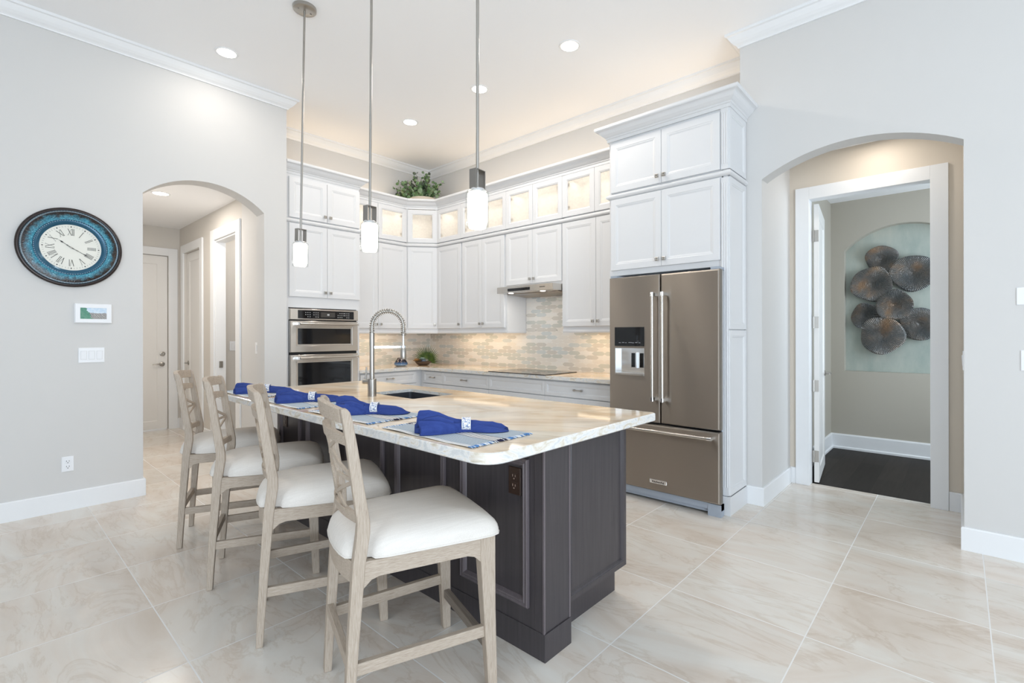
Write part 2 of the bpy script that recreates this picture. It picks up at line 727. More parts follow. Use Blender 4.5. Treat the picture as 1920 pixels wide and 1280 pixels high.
# hall beyond the left arch
b = MB().box(1.92, 2.03, 5.89, 6.04, 0, 2.83).box(1.92, 2.03, 6.80, 7.37, 0, 2.83).box(1.92, 2.03, 8.13, 8.36, 0, 2.83)
b.box(1.92, 2.03, 6.04, 6.80, 2.47, 2.83).box(1.92, 2.03, 7.37, 8.13, 2.46, 2.83)
struct('wall_hall_right', b, M_hall)
b = MB().box(0.2, 0.885, 8.36, 8.48, 0, 2.83).box(1.785, 2.03, 8.36, 8.48, 0, 2.83).box(0.885, 1.785, 8.36, 8.48, 2.432, 2.83)
struct('wall_hall_end', b, M_hall)
b = MB().box(0.1, 0.2, 5.23, 8.48, 0, 2.83)
struct('wall_hall_left', b, M_hall)
b = MB().box(0.1, 3.5, 5.23, 5.77, 2.83, 2.9).box(0.1, 1.92, 5.77, 8.48, 2.83, 2.9).box(1.92, 3.5, 5.89, 8.48, 2.83, 2.9) if False else MB().box(0.1, 1.92, 5.23, 8.48, 2.83, 2.9).box(1.92, 3.5, 5.89, 8.48, 2.83, 2.9)
struct('ceiling_hall', b, M_ceil)
b = MB().box(2.03, 3.5, 6.98, 7.08, 0, 2.83).box(3.4, 3.5, 5.89, 6.98, 0, 2.83)
struct('wall_pantry', b, M_hall)
# passage and the room behind it
b = MB().box(4.122, 4.80, -0.14, -0.016, 0, 2.9)
struct('wall_passage_right', b, M_hall)
b = MB().box(4.80, 4.90, 1.0, 1.30, 0, 2.9).box(4.80, 4.90, -0.14, 0.155, 0, 2.9).box(4.80, 4.90, 0.155, 1.0, 2.50, 2.9)
struct('wall_passage_back', b, paint('passage_paint', (0.70, 0.63, 0.54)))
b = MB().box(4.122, 4.90, -0.14, 1.14, 2.87, 2.95)
struct('ceiling_passage', b, M_ceil)
b = MB().box(4.90, 6.85, 1.134, 1.25, 0, 2.9)
struct('wall_bedroom_left', b, M_bedroom)
b = arch_wall(MB(), lambda x, y, z: (6.60 + y, -x, z), -1.134, 1.3, 2.9, 0.10, -1.0, 0.07, 2.27, 2.515)
b.box(6.60, 6.70, -0.07, 1.0, 0, 0.895)
struct('wall_bedroom_far', b, M_bedroom)
b = MB().box(6.70, 6.75, -0.3, 1.134, 0.7, 2.7)
struct('wall_niche_back', b, M_plaster)
b = MB().box(4.90, 6.85, -1.4, 1.25, 2.84, 2.9)
struct('ceiling_bedroom', b, M_ceil)
b = MB().box(4.90, 6.85, -1.4, -1.3, 0, 2.9).box(4.80, 4.90, -1.4, -0.14, 0, 2.9)
struct('wall_bedroom_right', b, M_bedroom)
# glazed walls behind the photographer: piers, header and door frames
b = MB().box(XL - 0.15, XL, YB, -4.2, 0, ZC).box(XL - 0.15, XL, 2.2, 5.23, 0, ZC).box(XL - 0.15, XL, -4.2, 2.2, 3.05, ZC)
struct('wall_west', b, M_wall)
b = MB().box(XL, -2.9, YB - 0.15, YB, 0, ZC).box(3.7, 4.12, YB - 0.15, YB, 0, ZC).box(-2.9, 3.7, YB - 0.15, YB, 3.05, ZC)
struct('wall_south', b, M_wall)
b = MB()
for y in (-4.2, -2.1, 0.0, 2.14):
    b.box(XL - 0.1, XL - 0.04, y, y + 0.06, 0, 3.05)
b.box(XL - 0.1, XL - 0.04, -4.2, 2.2, 3.0, 3.05)
struct('window_1', b, M_trim)
b = MB()
for x in (-2.9, -0.7, 1.5, 3.64):
    b.box(x, x + 0.06, YB - 0.1, YB - 0.04, 0, 3.05)
b.box(-2.9, 3.7, YB - 0.1, YB - 0.04, 3.0, 3.05)
struct('window_2', b, M_trim)

# crown moulding, baseboards, door casings
CR = [(0, 3.565), (0.012, 3.565), (0.014, 3.574), (0.022, 3.582), (0.036, 3.592), (0.052, 3.608), (0.064, 3.626), (0.074, 3.642), (0.088, 3.646), (0.09, 3.6649), (0, 3.6649)]
b = MB().sweep([(XRW, YB), (XRW, 1.30), (4.36, 1.30), (4.36, 5.77), (2.05, 5.77), (2.05, YLW), (XL, YLW)], CR)
struct('trim_1', b, M_trim)
BB = [(0, 0), (0.015, 0), (0.015, 0.132), (0.011, 0.14), (0, 0.14)]
b = MB().sweep([(0.905, 5.23), (0.905, YLW), (XL, YLW)], BB)
struct('baseboard_left', b, M_trim)
b = MB().sweep([(2.05, 5.12), (2.05, YLW), (1.84, YLW), (1.84, 5.23)], BB)
struct('baseboard_pier', b, M_trim)
b = MB().sweep([(XRW, YB), (XRW, -0.016), (4.80, -0.016), (4.80, 0.064)], BB)
struct('baseboard_right', b, M_trim)
b = MB().sweep([(4.80, 1.09), (4.80, 1.14), (XRW, 1.14), (XRW, 1.258)], BB)
struct('baseboard_passage', b, M_trim)
b = MB().sweep([(1.92, 5.23), (1.92, 5.916)], BB).sweep([(1.92, 6.926), (1.92, 7.247)], BB).sweep([(1.92, 8.253), (1.92, 8.36), (1.88, 8.36)], BB)
struct('baseboard_hall', b, M_trim)
b = MB().sweep([(6.60, -1.3), (6.60, 1.134), (4.90, 1.134)], [(0, 0), (0.028, 0), (0.028, 0.02), (0.015, 0.03), (0.015, 0.155), (0.008, 0.17), (0, 0.17)])
struct('baseboard_bedroom', b, M_trim)


def casing(mb, T, x0, x1, z1, w, t=0.02):
    """flat door casing around opening x0..x1 up to z1, width w, proud of the wall by t towards -y"""
    for q in ((x0 - w, x0, 0, z1 + w), (x1, x1 + w, 0, z1 + w), (x0, x1, z1, z1 + w)):
        m = MB().box(q[0], q[1], -t, 0, q[2], q[3])
        m.v = [Vector(T(*v)) for v in m.v]
        mb.add(m.v, m.f)
    return mb


Thall = lambda x, y, z: (1.92 + y, -x, z)
b = casing(MB(), lambda x, y, z: (4.80 + y, -x, z), -0.985, -0.172, 2.485, 0.106, 0.022)
b.box(4.80, 4.90, 0.985, 1.0, 0, 2.485).box(4.80, 4.90, 0.155, 0.172, 0, 2.485).box(4.80, 4.90, 0.155, 1.0, 2.485, 2.50)
struct('trim_2', b, M_trim, bevel=0.002)
b = casing(MB(), Thall, -6.80, -6.04, 2.47, 0.125)
b.box(1.92, 2.03, 6.78, 6.80, 0, 2.47).box(1.92, 2.03, 6.04, 6.06, 0, 2.47).box(1.92, 2.03, 6.06, 6.78, 2.45, 2.47)
struct('trim_3', b, M_trim, bevel=0.002)
b = casing(MB(), Thall, -8.13, -7.37, 2.46, 0.11)
struct('trim_4', b, M_trim, bevel=0.002)
b = casing(MB(), lambda x, y, z: (x, 8.36 + y, z), 0.885, 1.785, 2.432, 0.105)
struct('trim_5', b, M_trim, bevel=0.002)


def lever(parent, x, z, y, dirx, name='door_handle'):
    m = MB().lathe([(0.032, 0), (0.032, -0.008), (0.026, -0.014), (0.012, -0.016), (0.011, -0.045)], (x, y, z), 20, axis='y')
    m.tube([(x, y - 0.045, z), (x + dirx * 0.03, y - 0.05, z + 0.003), (x + dirx * 0.075, y - 0.05, z + 0.004), (x + dirx * 0.115, y - 0.045, z - 0.002)], [0.011, 0.01, 0.008, 0.007], 10)
    return m.build(name, M_nickel, parent, smooth=40)


DP = [(0, 0.04), (0, 0.002), (0.002, 0), (0.115, 0), (0.12, 0.004), (0.125, 0.008)]
d = struct('door_1', MB().panel(0.89, 1.78, 0.01, 2.427, 8.385, DP), M_door)
lever(d, 1.715, 0.915, 8.385, -1)
MB().lathe([(0.032, 0), (0.032, -0.012), (0.018, -0.016), (0.018, -0.03)], (1.72, 8.385, 1.06), 20, axis='y').build('deadbolt', M_nickel, d, smooth=40)
m = MB().panel(-8.125, -7.375, 0.01, 2.455, 0.03, DP)
m.v = [Vector(Thall(*v)) for v in m.v]
d = struct('door_2', m, M_door)
m = MB().lathe([(0.03, 0), (0.03, -0.01), (0.011, -0.014), (0.011, -0.045)], (-8.05, 0.03, 0.935), 20, axis='y')
m.tube([(-8.05, -0.015, 0.935), (-8.0, -0.02, 0.938), (-7.94, -0.016, 0.934)], 0.008, 10)
m.v = [Vector(Thall(*v)) for v in m.v]
m.build('door_handle', M_nickel, d, smooth=40)
m = MB()
for z in (0.3, 1.25, 2.2):
    m.box(-7.392, -7.372, 0.012, 0.03, z - 0.05, z + 0.05)
m.v = [Vector(Thall(*v)) for v in m.v]
m.build('hinge', M_nickel, d)
# pocket-door latch on the far jamb of the pantry opening
m = MB().box(1.955, 1.995, 6.772, 6.782, 0.92, 1.0).box(1.965, 1.985, 6.768, 6.775, 0.945, 0.975)
tag(m.build('pocket_door_latch', M_nickel), 'square nickel latch set in the white jamb of the hall opening', 'latch')


def rot_z(cx, cy, a):
    return Matrix.Translation((cx, cy, 0)) @ Matrix.Rotation(a, 4, 'Z')


# open door leaf of the room behind the passage, hinged on the left jamb
leaf_M = rot_z(4.893, 0.931, math.atan2(0.09, 0.745))
m = MB().panel(0, 0.745, 0.012, 2.46, 0.0, [(0, 0.02), (0, 0.002), (0.002, 0), (0.115, 0), (0.12, 0.005), (0.125, 0.01)])
m.panel(0, 0.745, 0.012, 2.46, 0.038, [(0, -0.018), (0, -0.002), (0.002, 0), (0.115, 0), (0.12, -0.005), (0.125, -0.01)])
m.xf(leaf_M)
d = struct('door_3', m, M_door)
m = MB()
for z in (0.24, 0.86, 1.42, 2.18):
    m.box(-0.004, 0.002, 0.002, 0.034, z - 0.05, z + 0.05).tube([(-0.005, 0.040, z - 0.052), (-0.005, 0.040, z + 0.052)], 0.007, 8)
    m.box(-0.003, 0.001, 0.036, 0.052, z - 0.05, z + 0.05)
m.xf(leaf_M).build('hinge', M_nickel, d)
m = MB().lathe([(0.026, 0), (0.026, -0.008), (0.01, -0.012), (0.01, -0.05)], (0.69, 0, 0.93), 16, axis='y').tube([(0.69, -0.05, 0.93), (0.64, -0.054, 0.93), (0.585, -0.05, 0.93)], 0.008, 8)
m.xf(leaf_M).build('door_handle', M_nickel, d, smooth=40)
# casing of a closet opening on the room's left wall, seen as a pale strip
b = MB().box(5.95, 6.05, 1.114, 1.134, 0, 2.44)
struct('trim_6', b, M_trim)


# ------------------------------------------------------------------ small wall fittings
def plate(name, label, cat, loc, rotz, w, h, kind, mats=None, group=None):
    t = thing(name, label, cat, loc, rotz, group)
    mp = M_white if mats is None else mats[0]
    MB().panel(-w / 2, w / 2, -h / 2, h / 2, -0.006, [(0, 0.006), (0, 0.002), (0.003, 0)]).build('plate', mp, t)
    if kind == 'outlet':
        for zz in (0.02, -0.02):
            MB().panel(-0.017, 0.017, zz - 0.015, zz + 0.015, -0.008, [(0, 0.002), (0, 0), (0.002, -0.0005)]).build('socket', mp, t)
        for zz in (0.02, -0.02):
            MB().box(-0.009, -0.006, -0.0095, -0.008, zz - 0.002, zz + 0.008).box(0.006, 0.009, -0.0095, -0.008, zz - 0.002, zz + 0.007).box(-0.003, 0.003, -0.0095, -0.008, zz - 0.012, zz - 0.007).build('slot', M_slot if mats is None else mats[1], t)
    else:
        n = kind
        for i in range(n):
            cx = (i - (n - 1) / 2) * 0.046
            MB().panel(cx - 0.018, cx + 0.018, -0.034, 0.034, -0.0075, [(0, 0.0015), (0, 0.0), (0.002, 0.0008)]).build('gang_frame', M_offwhite if mats is None else mats[1], t)
            m = MB()
            m.rings([[(cx - 0.0155, -0.008, -0.031), (cx + 0.0155, -0.008, -0.031), (cx + 0.0155, -0.0115, 0.031), (cx - 0.0155, -0.0115, 0.031)], [(cx - 0.0155, -0.007, -0.031), (cx + 0.0155, -0.007, -0.031), (cx + 0.0155, -0.007, 0.031), (cx - 0.0155, -0.007, 0.031)]])
            m.build('rocker', mp, t)
    return t


plate('light_switch', 'white triple rocker switch plate under the wall screen by the left arch', 'light switch', (0.588, YLW, 1.162), 0, 0.152, 0.115, 3)
plate('power_outlet', 'white double power outlet low on the clock wall above the baseboard', 'outlet', (0.452, YLW, 0.347), 0, 0.068, 0.112, 'outlet')
plate('light_switch', 'small white switch plate on the jamb of the right-hand arch', 'light switch', (4.03, -0.016, 1.15), PI, 0.075, 0.118, 1)
plate('light_switch', 'white switch plate edge-on beside the right jamb of the left arch', 'light switch', (1.92, 5.46, 1.18), -PI / 2, 0.075, 0.118, 1)
plate('light_switch', 'white switch plate seen inside the hall opening beyond the arch', 'light switch', (2.19, 6.98, 1.18), 0, 0.12, 0.12, 2)
plate('thermostat', 'pale thermostat cut off by the right edge of the picture, upper of two plates', 'thermostat', (XRW, -0.30, 1.53), -PI / 2, 0.115, 0.10, 1)
plate('light_switch', 'white switch plate cut off by the right edge, below the thermostat', 'light switch', (XRW, -0.32, 1.16), -PI / 2, 0.12, 0.118, 2)

# touch screen on the clock wall
t = thing('touch_screen', 'white wall panel with a small screen with a painted outdoor reflection below the round clock', 'screen', (0.598, YLW, 1.484))
MB().panel(-0.109, 0.109, -0.075, 0.075, -0.022, [(0, 0.022), (0, 0.006), (0.006, 0.0), (0.032, 0), (0.034, 0.004)]).build('bezel', M_white, t)


def screen_mat():  # reflection of the outdoors painted into the screen's colour
    m = mat('screen_reflection', (0.4, 0.5, 0.5), 0.12)
    T = NT(m)
    v = T.coord('Object')
    sp = T.n('ShaderNodeSeparateXYZ')
    T.l(v, sp.inputs[0])
    n = T.noise(v, 55, 4)
    w = T.n('ShaderNodeTexWave', i_Scale=55.0, i_Distortion=6.0, wave_type='BANDS', bands_direction='DIAGONAL')
    T.l(v, w.inputs[0])
    ground = T.mix(w.outputs['Fac'], (0.10, 0.12, 0.14), (0.62, 0.58, 0.54))
    sky = T.mix(n, (0.35, 0.58, 0.80), (0.9, 0.93, 0.97))
    c = T.mix(T.math('GREATER_THAN', T.math('ADD', sp.outputs[2], T.math('MULTIPLY', n, 0.02)), 0.013), ground, sky)
    green = T.math('LESS_THAN', T.math('ADD', sp.outputs[0], T.math('ADD', T.math('MULTIPLY', n, 0.06), T.math('MULTIPLY', sp.outputs[2], 0.5))), 0.005)
    c = T.mix(green, c, T.mix(n, (0.03, 0.22, 0.15), (0.22, 0.40, 0.30)))
    T.col(c)
    return m


MB().box(-0.076, 0.076, -0.021, -0.0185, -0.044, 0.044).build('display', screen_mat(), t)


# ------------------------------------------------------------------ wall clock
def clock():
    R = 0.298
    t = thing('round_clock', 'round clock with Roman numerals in a wide turquoise and bronze rim', 'clock', (0.472, YLW, 1.977))
    m_rim = mat('rim_dark', (0.03, 0.02, 0.018), 0.25, 0.3)
    MB().lathe([(R - 0.006, 0), (R, -0.012), (R - 0.003, -0.026), (R - 0.012, -0.032), (R - 0.02, -0.030), (R - 0.022, -0.02), (R - 0.022, 0)], seg=96, axis='y', cap=False, loop=True).build('outer_rim', m_rim, t, smooth=50)

    def mosaic():
        m = mat('mosaic_glaze', (0.1, 0.3, 0.4), 0.16)
        T = NT(m)
        v = T.coord('Object')
        ln = T.n('ShaderNodeVectorMath', operation='LENGTH')
        flat = T.n('ShaderNodeVectorMath', operation='MULTIPLY')
        T.l(v, flat.inputs[0])
        flat.inputs[1].default_value = (1, 0, 1)
        T.l(flat.outputs[0], ln.inputs[0])
        r = ln.outputs['Value']
        n = T.noise(v, 26, 5, 0.65)
        nf = T.noise(v, 130, 3)
        d = T.math('ADD', r, T.math('MULTIPLY', T.math('SUBTRACT', n, 0.5), 0.09))
        blue = T.ramp(nf, [(0.32, (0.012, 0.10, 0.16)), (0.52, (0.025, 0.24, 0.35)), (0.66, (0.10, 0.40, 0.50)), (0.78, (0.40, 0.66, 0.72))])
        brown = T.ramp(nf, [(0.35, (0.003, 0.002, 0.002)), (0.56, (0.014, 0.007, 0.005)), (0.70, (0.07, 0.03, 0.016)), (0.8, (0.30, 0.22, 0.17))])
        f = T.ramp(d, [(0.218, (0, 0, 0)), (0.252, (1, 1, 1))])
        T.col(T.mix(f, blue, brown))
        T.bump(nf, 0.35, 0.004)
        return m
    MB().lathe([(R - 0.034, -0.004), (R - 0.034, -0.027), (0.235, -0.034), (0.208, -0.031), (0.206, -0.004)], seg=96, axis='y', cap=False, loop=True).build('mosaic_band', mosaic(), t, smooth=50)
    m_bead = mat('bead_silver_blue', (0.48, 0.57, 0.64), 0.3, 0.6)
    MB().lathe([(R - 0.022, -0.004), (R - 0.022, -0.024), (R - 0.028, -0.031), (R - 0.034, -0.027), (R - 0.034, -0.004)], seg=96, axis='y', cap=False, loop=True).build('bead_ring', mat('bead_groove', (0.26, 0.36, 0.44), 0.35, 0.5), t, smooth=50)
    for rad, n, rr, yy in ((R - 0.028, 110, 0.0032, -0.031), (0.2015, 90, 0.0028, -0.032)):
        m = MB()
        for k in range(n):
            a = 2 * PI * k / n
            c = Vector((rad * math.cos(a), yy, rad * math.sin(a)))
            m.lathe([(0.0005, -rr), (rr * 0.8, -rr * 0.6), (rr, 0), (rr * 0.8, rr * 0.6), (0.0005, rr)], c, 6, axis='y')
        m.build('beads', m_bead, t, smooth=60)
    m_in = mat('inner_ring_blue', (0.022, 0.10, 0.17), 0.18, 0.2)
    MB().lathe([(0.206, -0.004), (0.206, -0.031), (0.197, -0.032), (0.184, -0.026), (0.172, -0.016), (0.172, -0.004)], seg=96, axis='y', cap=False, loop=True).build('inner_ring', m_in, t, smooth=50)
    MB().lathe([(0.173, -0.002), (0.173, -0.014)], seg=96, axis='y').build('dial', mat('dial_cream', (0.80, 0.79, 0.72), 0.5), t)
    # minute track
    m = MB()
    for k in range(84):
        a = PI / 2 - 2 * PI * k / 60
        dr = Vector((math.cos(a), 0, math.sin(a)))
        tn = Vector((-dr.z, 0, dr.x))
        y = Vector((0, -0.0146, 0))
        if k % 5 == 0:
            c = dr * 0.156
            m.prism([c - tn * 0.0045 + y, c - dr * 0.006 + y, c + tn * 0.0045 + y, c + dr * 0.006 + y], (0, 0.0008, 0))
        else:
            m.bar(dr * 0.151 + y, dr * 0.161 + y, 0.0012, 0.0008, up=(0, 1, 0))
    m.build('minute_track', M_ink, t)
    GL = {'I': ([((0, 0), (0, 1), 1)], 0.17), 'V': ([((0, 1), (0.22, 0), 1.1), ((0.22, 0), (0.42, 1), 0.5)], 0.52), 'X': ([((0, 1), (0.42, 0), 1.1), ((0, 0), (0.42, 1), 0.5)], 0.52)}
    for k, s in enumerate(['XII', 'I', 'II', 'III', 'IIII', 'V', 'VI', 'VII', 'VIII', 'IX', 'X', 'XI']):
        a = PI / 2 - 2 * PI * k / 12
        dr = Vector((math.cos(a), 0, math.sin(a)))
        tn = Vector((dr.z, 0, -dr.x))
        H = 0.047
        wid = sum(GL[c][1] for c in s) - 0.1
        x = -wid / 2
        m = MB()
        for c in s:
            st, adv = GL[c]
            P = lambda p: dr * (0.092 + p[1] * H) + tn * ((x + p[0]) * H) + Vector((0, -0.0146, 0))
            for p0, p1, ww in st:
                m.bar(P(p0), P(p1), 0.0030 * ww, 0.0008, up=(0, 1, 0))
                for q in (p0, p1):
                    m.bar(P((q[0] - 0.07, q[1])), P((q[0] + 0.07, q[1])), 0.0012, 0.0008, up=(0, 1, 0))
            x += adv
        m.build('numeral', M_ink, t)
    for nm, ang, L, wd, yy in (('hour_hand', PI / 2 - 2 * PI * (10 + 20 / 60.0 - 0.12) / 12, 0.088, 0.011, -0.0175), ('minute_hand', PI / 2 - 2 * PI * 20.3 / 60, 0.128, 0.008, -0.0195)):
        dr = Vector((math.cos(ang), 0, math.sin(ang)))
        tn = Vector((-dr.z, 0, dr.x))
        y = Vector((0, yy, 0))
        pts = []
        out = [(-0.02, 0.0012), (0.0, 0.003), (L * 0.2, 0.0012), (L * 0.3, wd * 0.3), (L * 0.4, 0.0012), (L * 0.6, 0.0014), (L * 0.74, wd / 2), (L * 0.86, 0.0012), (L, 0.0004)]
        poly = [dr * s + tn * w + y for s, w in out] + [dr * s - tn * w + y for s, w in reversed(out)]
        MB().prism(poly, (0, 0.001, 0)).build(nm, M_ink, t)
    MB().lathe([(0.005, -0.015), (0.005, -0.022), (0.002, -0.023)], seg=16, axis='y').build('hub', M_nickel, t)


clock()

# ------------------------------------------------------------------ cabinetry
DOOR = [(0, 0.02), (0, 0.002), (0.002, 0), (0.050, 0), (0.053, 0.002), (0.060, 0.0025), (0.070, 0.0065), (0.074, 0.007)]
DRAW = [(0, 0.02), (0, 0.002), (0.002, 0), (0.030, 0), (0.032, 0.003), (0.037, 0.004), (0.043, 0.008), (0.046, 0.009)]


def knob_mb(x, z, y=0):
    m = MB().lathe([(0.006, 0), (0.006, -0.014)], (x, y, z), 10, axis='y')
    m.panel(x - 0.014, x + 0.014, z - 0.014, z + 0.014, y - 0.026, [(0, 0.012), (0, 0.002), (0.003, 0), (0.006, 0), (0.008, 0.002)])
    return m


def pull_mb(x, z, y=0, w=0.085):
    m = MB()
    for s in (-1, 1):
        m.box(x + s * w / 2 - 0.005, x + s * w / 2 + 0.005, y - 0.022, y, z - 0.009, z + 0.009)
    m.tube([(x - w / 2 - 0.008, y - 0.022, z), (x - w / 4, y - 0.027, z + 0.001), (x + w / 4, y - 0.027, z + 0.001), (x + w / 2 + 0.008, y - 0.022, z)], 0.0055, 8)
    return m


def cab_door(parent, x0, x1, z0, z1, knob=None, kz=None, y=-0.02):
    g = 0.0015
    d = MB().panel(x0 + g, x1 - g, z0, z1, y, DOOR).build('door', M_cab, parent)
    if knob:
        kx = x1 - 0.03 if knob == 'R' else x0 + 0.03
        knob_mb(kx, z0 + 0.05 if kz is None else kz, y).build('knob', M_nickel, d)
    return d


def glass_door(parent, x0, x1, z0, z1, hinge, y=-0.02):
    g = 0.0015
    x0 += g
    x1 -= g
    prof = [(0, 0.02), (0, 0.002), (0.002, 0), (0.050, 0), (0.053, 0.003), (0.060, 0.005), (0.064, 0.010), (0.064, 0.02)]
    rs = [[(x0 + i, y + dy, z0 + i), (x1 - i, y + dy, z0 + i), (x1 - i, y + dy, z1 - i), (x0 + i, y + dy, z1 - i)] for i, dy in prof]
    d = MB().rings(rs, loop=True).build('door', M_cab, parent)
    MB().box(x0 + 0.058, x1 - 0.058, y + 0.012, y + 0.015, z0 + 0.058, z1 - 0.058).build('glass_pane', M_seed, d)
    hx = x0 + 0.072 if hinge == 'L' else x1 - 0.072
    for z in (z0 + 0.10, z1 - 0.10):
        MB().box(hx - 0.008, hx + 0.008, y + 0.021, y + 0.035, z - 0.014, z + 0.014).build('hinge', M_nickel, d)
    return d


def shell(m, x0, x1, z0, z1, dep, t=0.018, mi=1):
    """open-fronted lit box"""
    m.box(x0, x0 + t, 0, dep, z0, z1, mi).box(x1 - t, x1, 0, dep, z0, z1, mi)
    m.box(x0 + t, x1 - t, 0, dep, z0, z0 + t, mi).box(x0 + t, x1 - t, 0, dep, z1 - t, z1, mi)
    m.box(x0 + t, x1 - t, dep - t, dep, z0 + t, z1 - t, mi)
    # white front edges
    e = 0.0006
    m.box(x0, x0 + t + e, -e, 0.004, z0, z1, 0).box(x1 - t - e, x1, -e, 0.004, z0, z1, 0).box(x0, x1, -e, 0.004, z0, z0 + t + e, 0).box(x0, x1, -e, 0.004, z1 - t - e, z1, 0)
    return m


def cab_light(parent, x0, x1, z, dep, power):
    o = area('cabinet_light', (0, 0, 0), (0, 0, 0), x1 - x0 - 0.1, 0.12, power, (1.0, 0.93, 0.84))
    o.parent = parent
    o.location = ((x0 + x1) / 2, dep * 0.5, z)
    return o


ZU0, ZU1, ZM0, ZM1, ZG0, ZG1, ZT = 1.400, 2.465, 2.472, 2.515, 2.525, 2.955, 2.965
RAIL = [(-0.02, 1.335), (0.004, 1.335), (0.008, 1.35), (0.004, 1.372), (-0.02, 1.372)]
CG = 'glass-topped wall cabinets along the backsplash'


def wall_cabinet(name, label, loc, rotz, w, dep, doors, glass, zl=1.37, ld=None, group=CG):
    t = thing(name, label, 'cabinet', loc, rotz, group)
    m = MB().box(0, w, 0, dep, zl, 2.52)
    shell(m, 0, w, 2.52, ZT, dep)
    m.box(0, w, 0, dep, ZT, ZT + 0.02)
    m.build('body', [M_cab, M_cabin], t)
    for x0, x1, kn in doors:
        cab_door(t, x0, x1, zl + 0.03, ZU1, kn)
    for x0, x1, hg in glass:
        glass_door(t, x0, x1, ZG0, ZG1, hg)
    cab_light(t, 0, w, ZT - 0.025, dep, 1.0 * w)
    return t


# oven wall: double wall cabinet between oven tower and corner
wall_cabinet('upper_cabinet', 'white double wall cabinet with lit glass top, between oven tower and corner', (2.90, 5.44, 0), 0, 0.82, 0.325,
             [(0.0, 0.40, 'R'), (0.40, 0.82, 'L')], [(0.0, 0.40, 'L'), (0.40, 0.82, 'R')], ld=1)
# cooktop wall, from the corner to the refrigerator
H = -PI / 2
wall_cabinet('upper_cabinet', 'narrow single-door white wall cabinet with lit glass top, just right of the corner', (4.03, 5.17, 0), H, 0.48, 0.325,
             [(0.0, 0.48, 'R')], [(0.0, 0.48, 'L')], ld=1)
wall_cabinet('upper_cabinet', 'white double wall cabinet with lit glass top, left of the range hood', (4.03, 4.69, 0), H, 0.79, 0.325,
             [(0.03, 0.385, 'R'), (0.385, 0.76, 'L')], [(0.0, 0.395, 'L'), (0.395, 0.79, 'R')], ld=1)
wall_cabinet('upper_cabinet', 'short white double wall cabinet with lit glass top, above the range hood', (4.03, 3.90, 0), H, 0.81, 0.325,
             [(0.0, 0.40, 'R'), (0.40, 0.80, 'L')], [(0.0, 0.405, 'L'), (0.405, 0.81, 'R')], zl=1.846)
wall_cabinet('upper_cabinet', 'white double wall cabinet with lit glass top, partly behind the refrigerator tower', (4.03, 3.09, 0), H, 0.81, 0.325,
             [(0.0, 0.415, 'R'), (0.415, 0.81, 'L')], [(0.0, 0.40, 'L'), (0.40, 0.81, 'R')], ld=1)


def corner_cabinet():
    """diagonal corner unit from (3.72, 5.44) to (4.03, 5.17)"""
    ax, ay, bx, by = 3.72, 5.44, 4.03, 5.17
    w = math.hypot(bx - ax, by - ay)
    ang = math.atan2(by - ay, bx - ax)
    t = thing('corner_cabinet', 'white diagonal corner wall cabinet with one small lit glass door', 'cabinet', (ax, ay, 0), ang, CG)
    poly = [(ax, ay), (bx, by), (4.36, by), (4.36, 5.77), (ax, 5.77)]
    m = MB()
    m.prism([(x, y, 1.37) for x, y in poly], (0, 0, 2.52 - 1.37))
    m.prism([(x, y, ZT) for x, y in poly], (0, 0, 0.02))
    e = 0.018
    m.prism([(x, y, 2.52) for x, y in poly], (0, 0, e), 1)
    n = (by - ay) / w, -(bx - ax) / w
    dx, dy = (bx - ax) / w, (by - ay) / w
    for s0, s1 in ((0, 0.03), (w - 0.03, w)):
        q = [(ax + dx * s0, ay + dy * s0), (ax + dx * s1, ay + dy * s1), (ax + dx * s1 + dy * -0.02 * -1 * -1, ay + dy * s1 + dx * 0.02), (ax + dx * s0 + dy * -0.02 * -1 * -1, ay + dy * s0 + dx * 0.02)]
        m.prism([(x, y, 2.52) for x, y in q], (0, 0, ZT - 2.52))
    m.prism([(3.72, 5.75, 2.53), (4.34, 5.75, 2.53), (4.34, 5.18, 2.53), (4.352, 5.18, 2.53), (4.352, 5.765, 2.53), (3.72, 5.765, 2.53)], (0, 0, 0.43), 1)
    m.build('body', [M_cab, M_cabin], t, world=True)
    cab_door(t, 0.02, w - 0.01, ZU0, ZU1, 'R', y=-0.015)
    glass_door(t, 0.02, w - 0.01, ZG0, ZG1, 'R', y=-0.015)
    cab_light(t, 0.06, w - 0.06, ZT - 0.012, 0.5, 0.9)
    return t


corner_cabinet()
m = MB().sweep([(2.90, 5.44), (3.72, 5.44), (4.03, 5.17), (4.03, 3.90)], RAIL, side=-1).sweep([(4.03, 3.90), (4.35, 3.90)], RAIL, side=-1).sweep([(4.03, 3.09), (4.03, 2.28)], RAIL, side=-1)
tag(m.build('light_rail', M_cab), 'slim white light rail under the wall cabinets, above the backsplash', 'moulding')

CC = [(-0.01, ZT), (0.006, ZT), (0.006, 2.990), (0.014, 2.994), (0.016, 3.004), (0.026, 3.010), (0.044, 3.026), (0.058, 3.046), (0.066, 3.052), (0.082, 3.056), (0.086, 3.064), (0.086, 3.082), (-0.01, 3.082)]
BM = [(-0.005, ZM0), (0.004, ZM0 + 0.004), (0.012, ZM0 + 0.012), (0.014, ZM0 + 0.022), (0.012, ZM0 + 0.030), (0.004, ZM1 - 0.006), (-0.005, ZM1)]
run = [(2.892, 5.44), (3.72, 5.44), (4.03, 5.17), (4.03, 2.28)]
tag(MB().sweep(run, CC, side=-1).build('cabinet_crown', M_cab), 'stepped white crown moulding along the glass-topped wall cabinets', 'moulding')
tag(MB().sweep(run, [(o + 0.018, z) for o, z in BM], side=-1).build('belt_moulding', M_cab), 'white belt moulding between glass doors and tall doors', 'moulding')

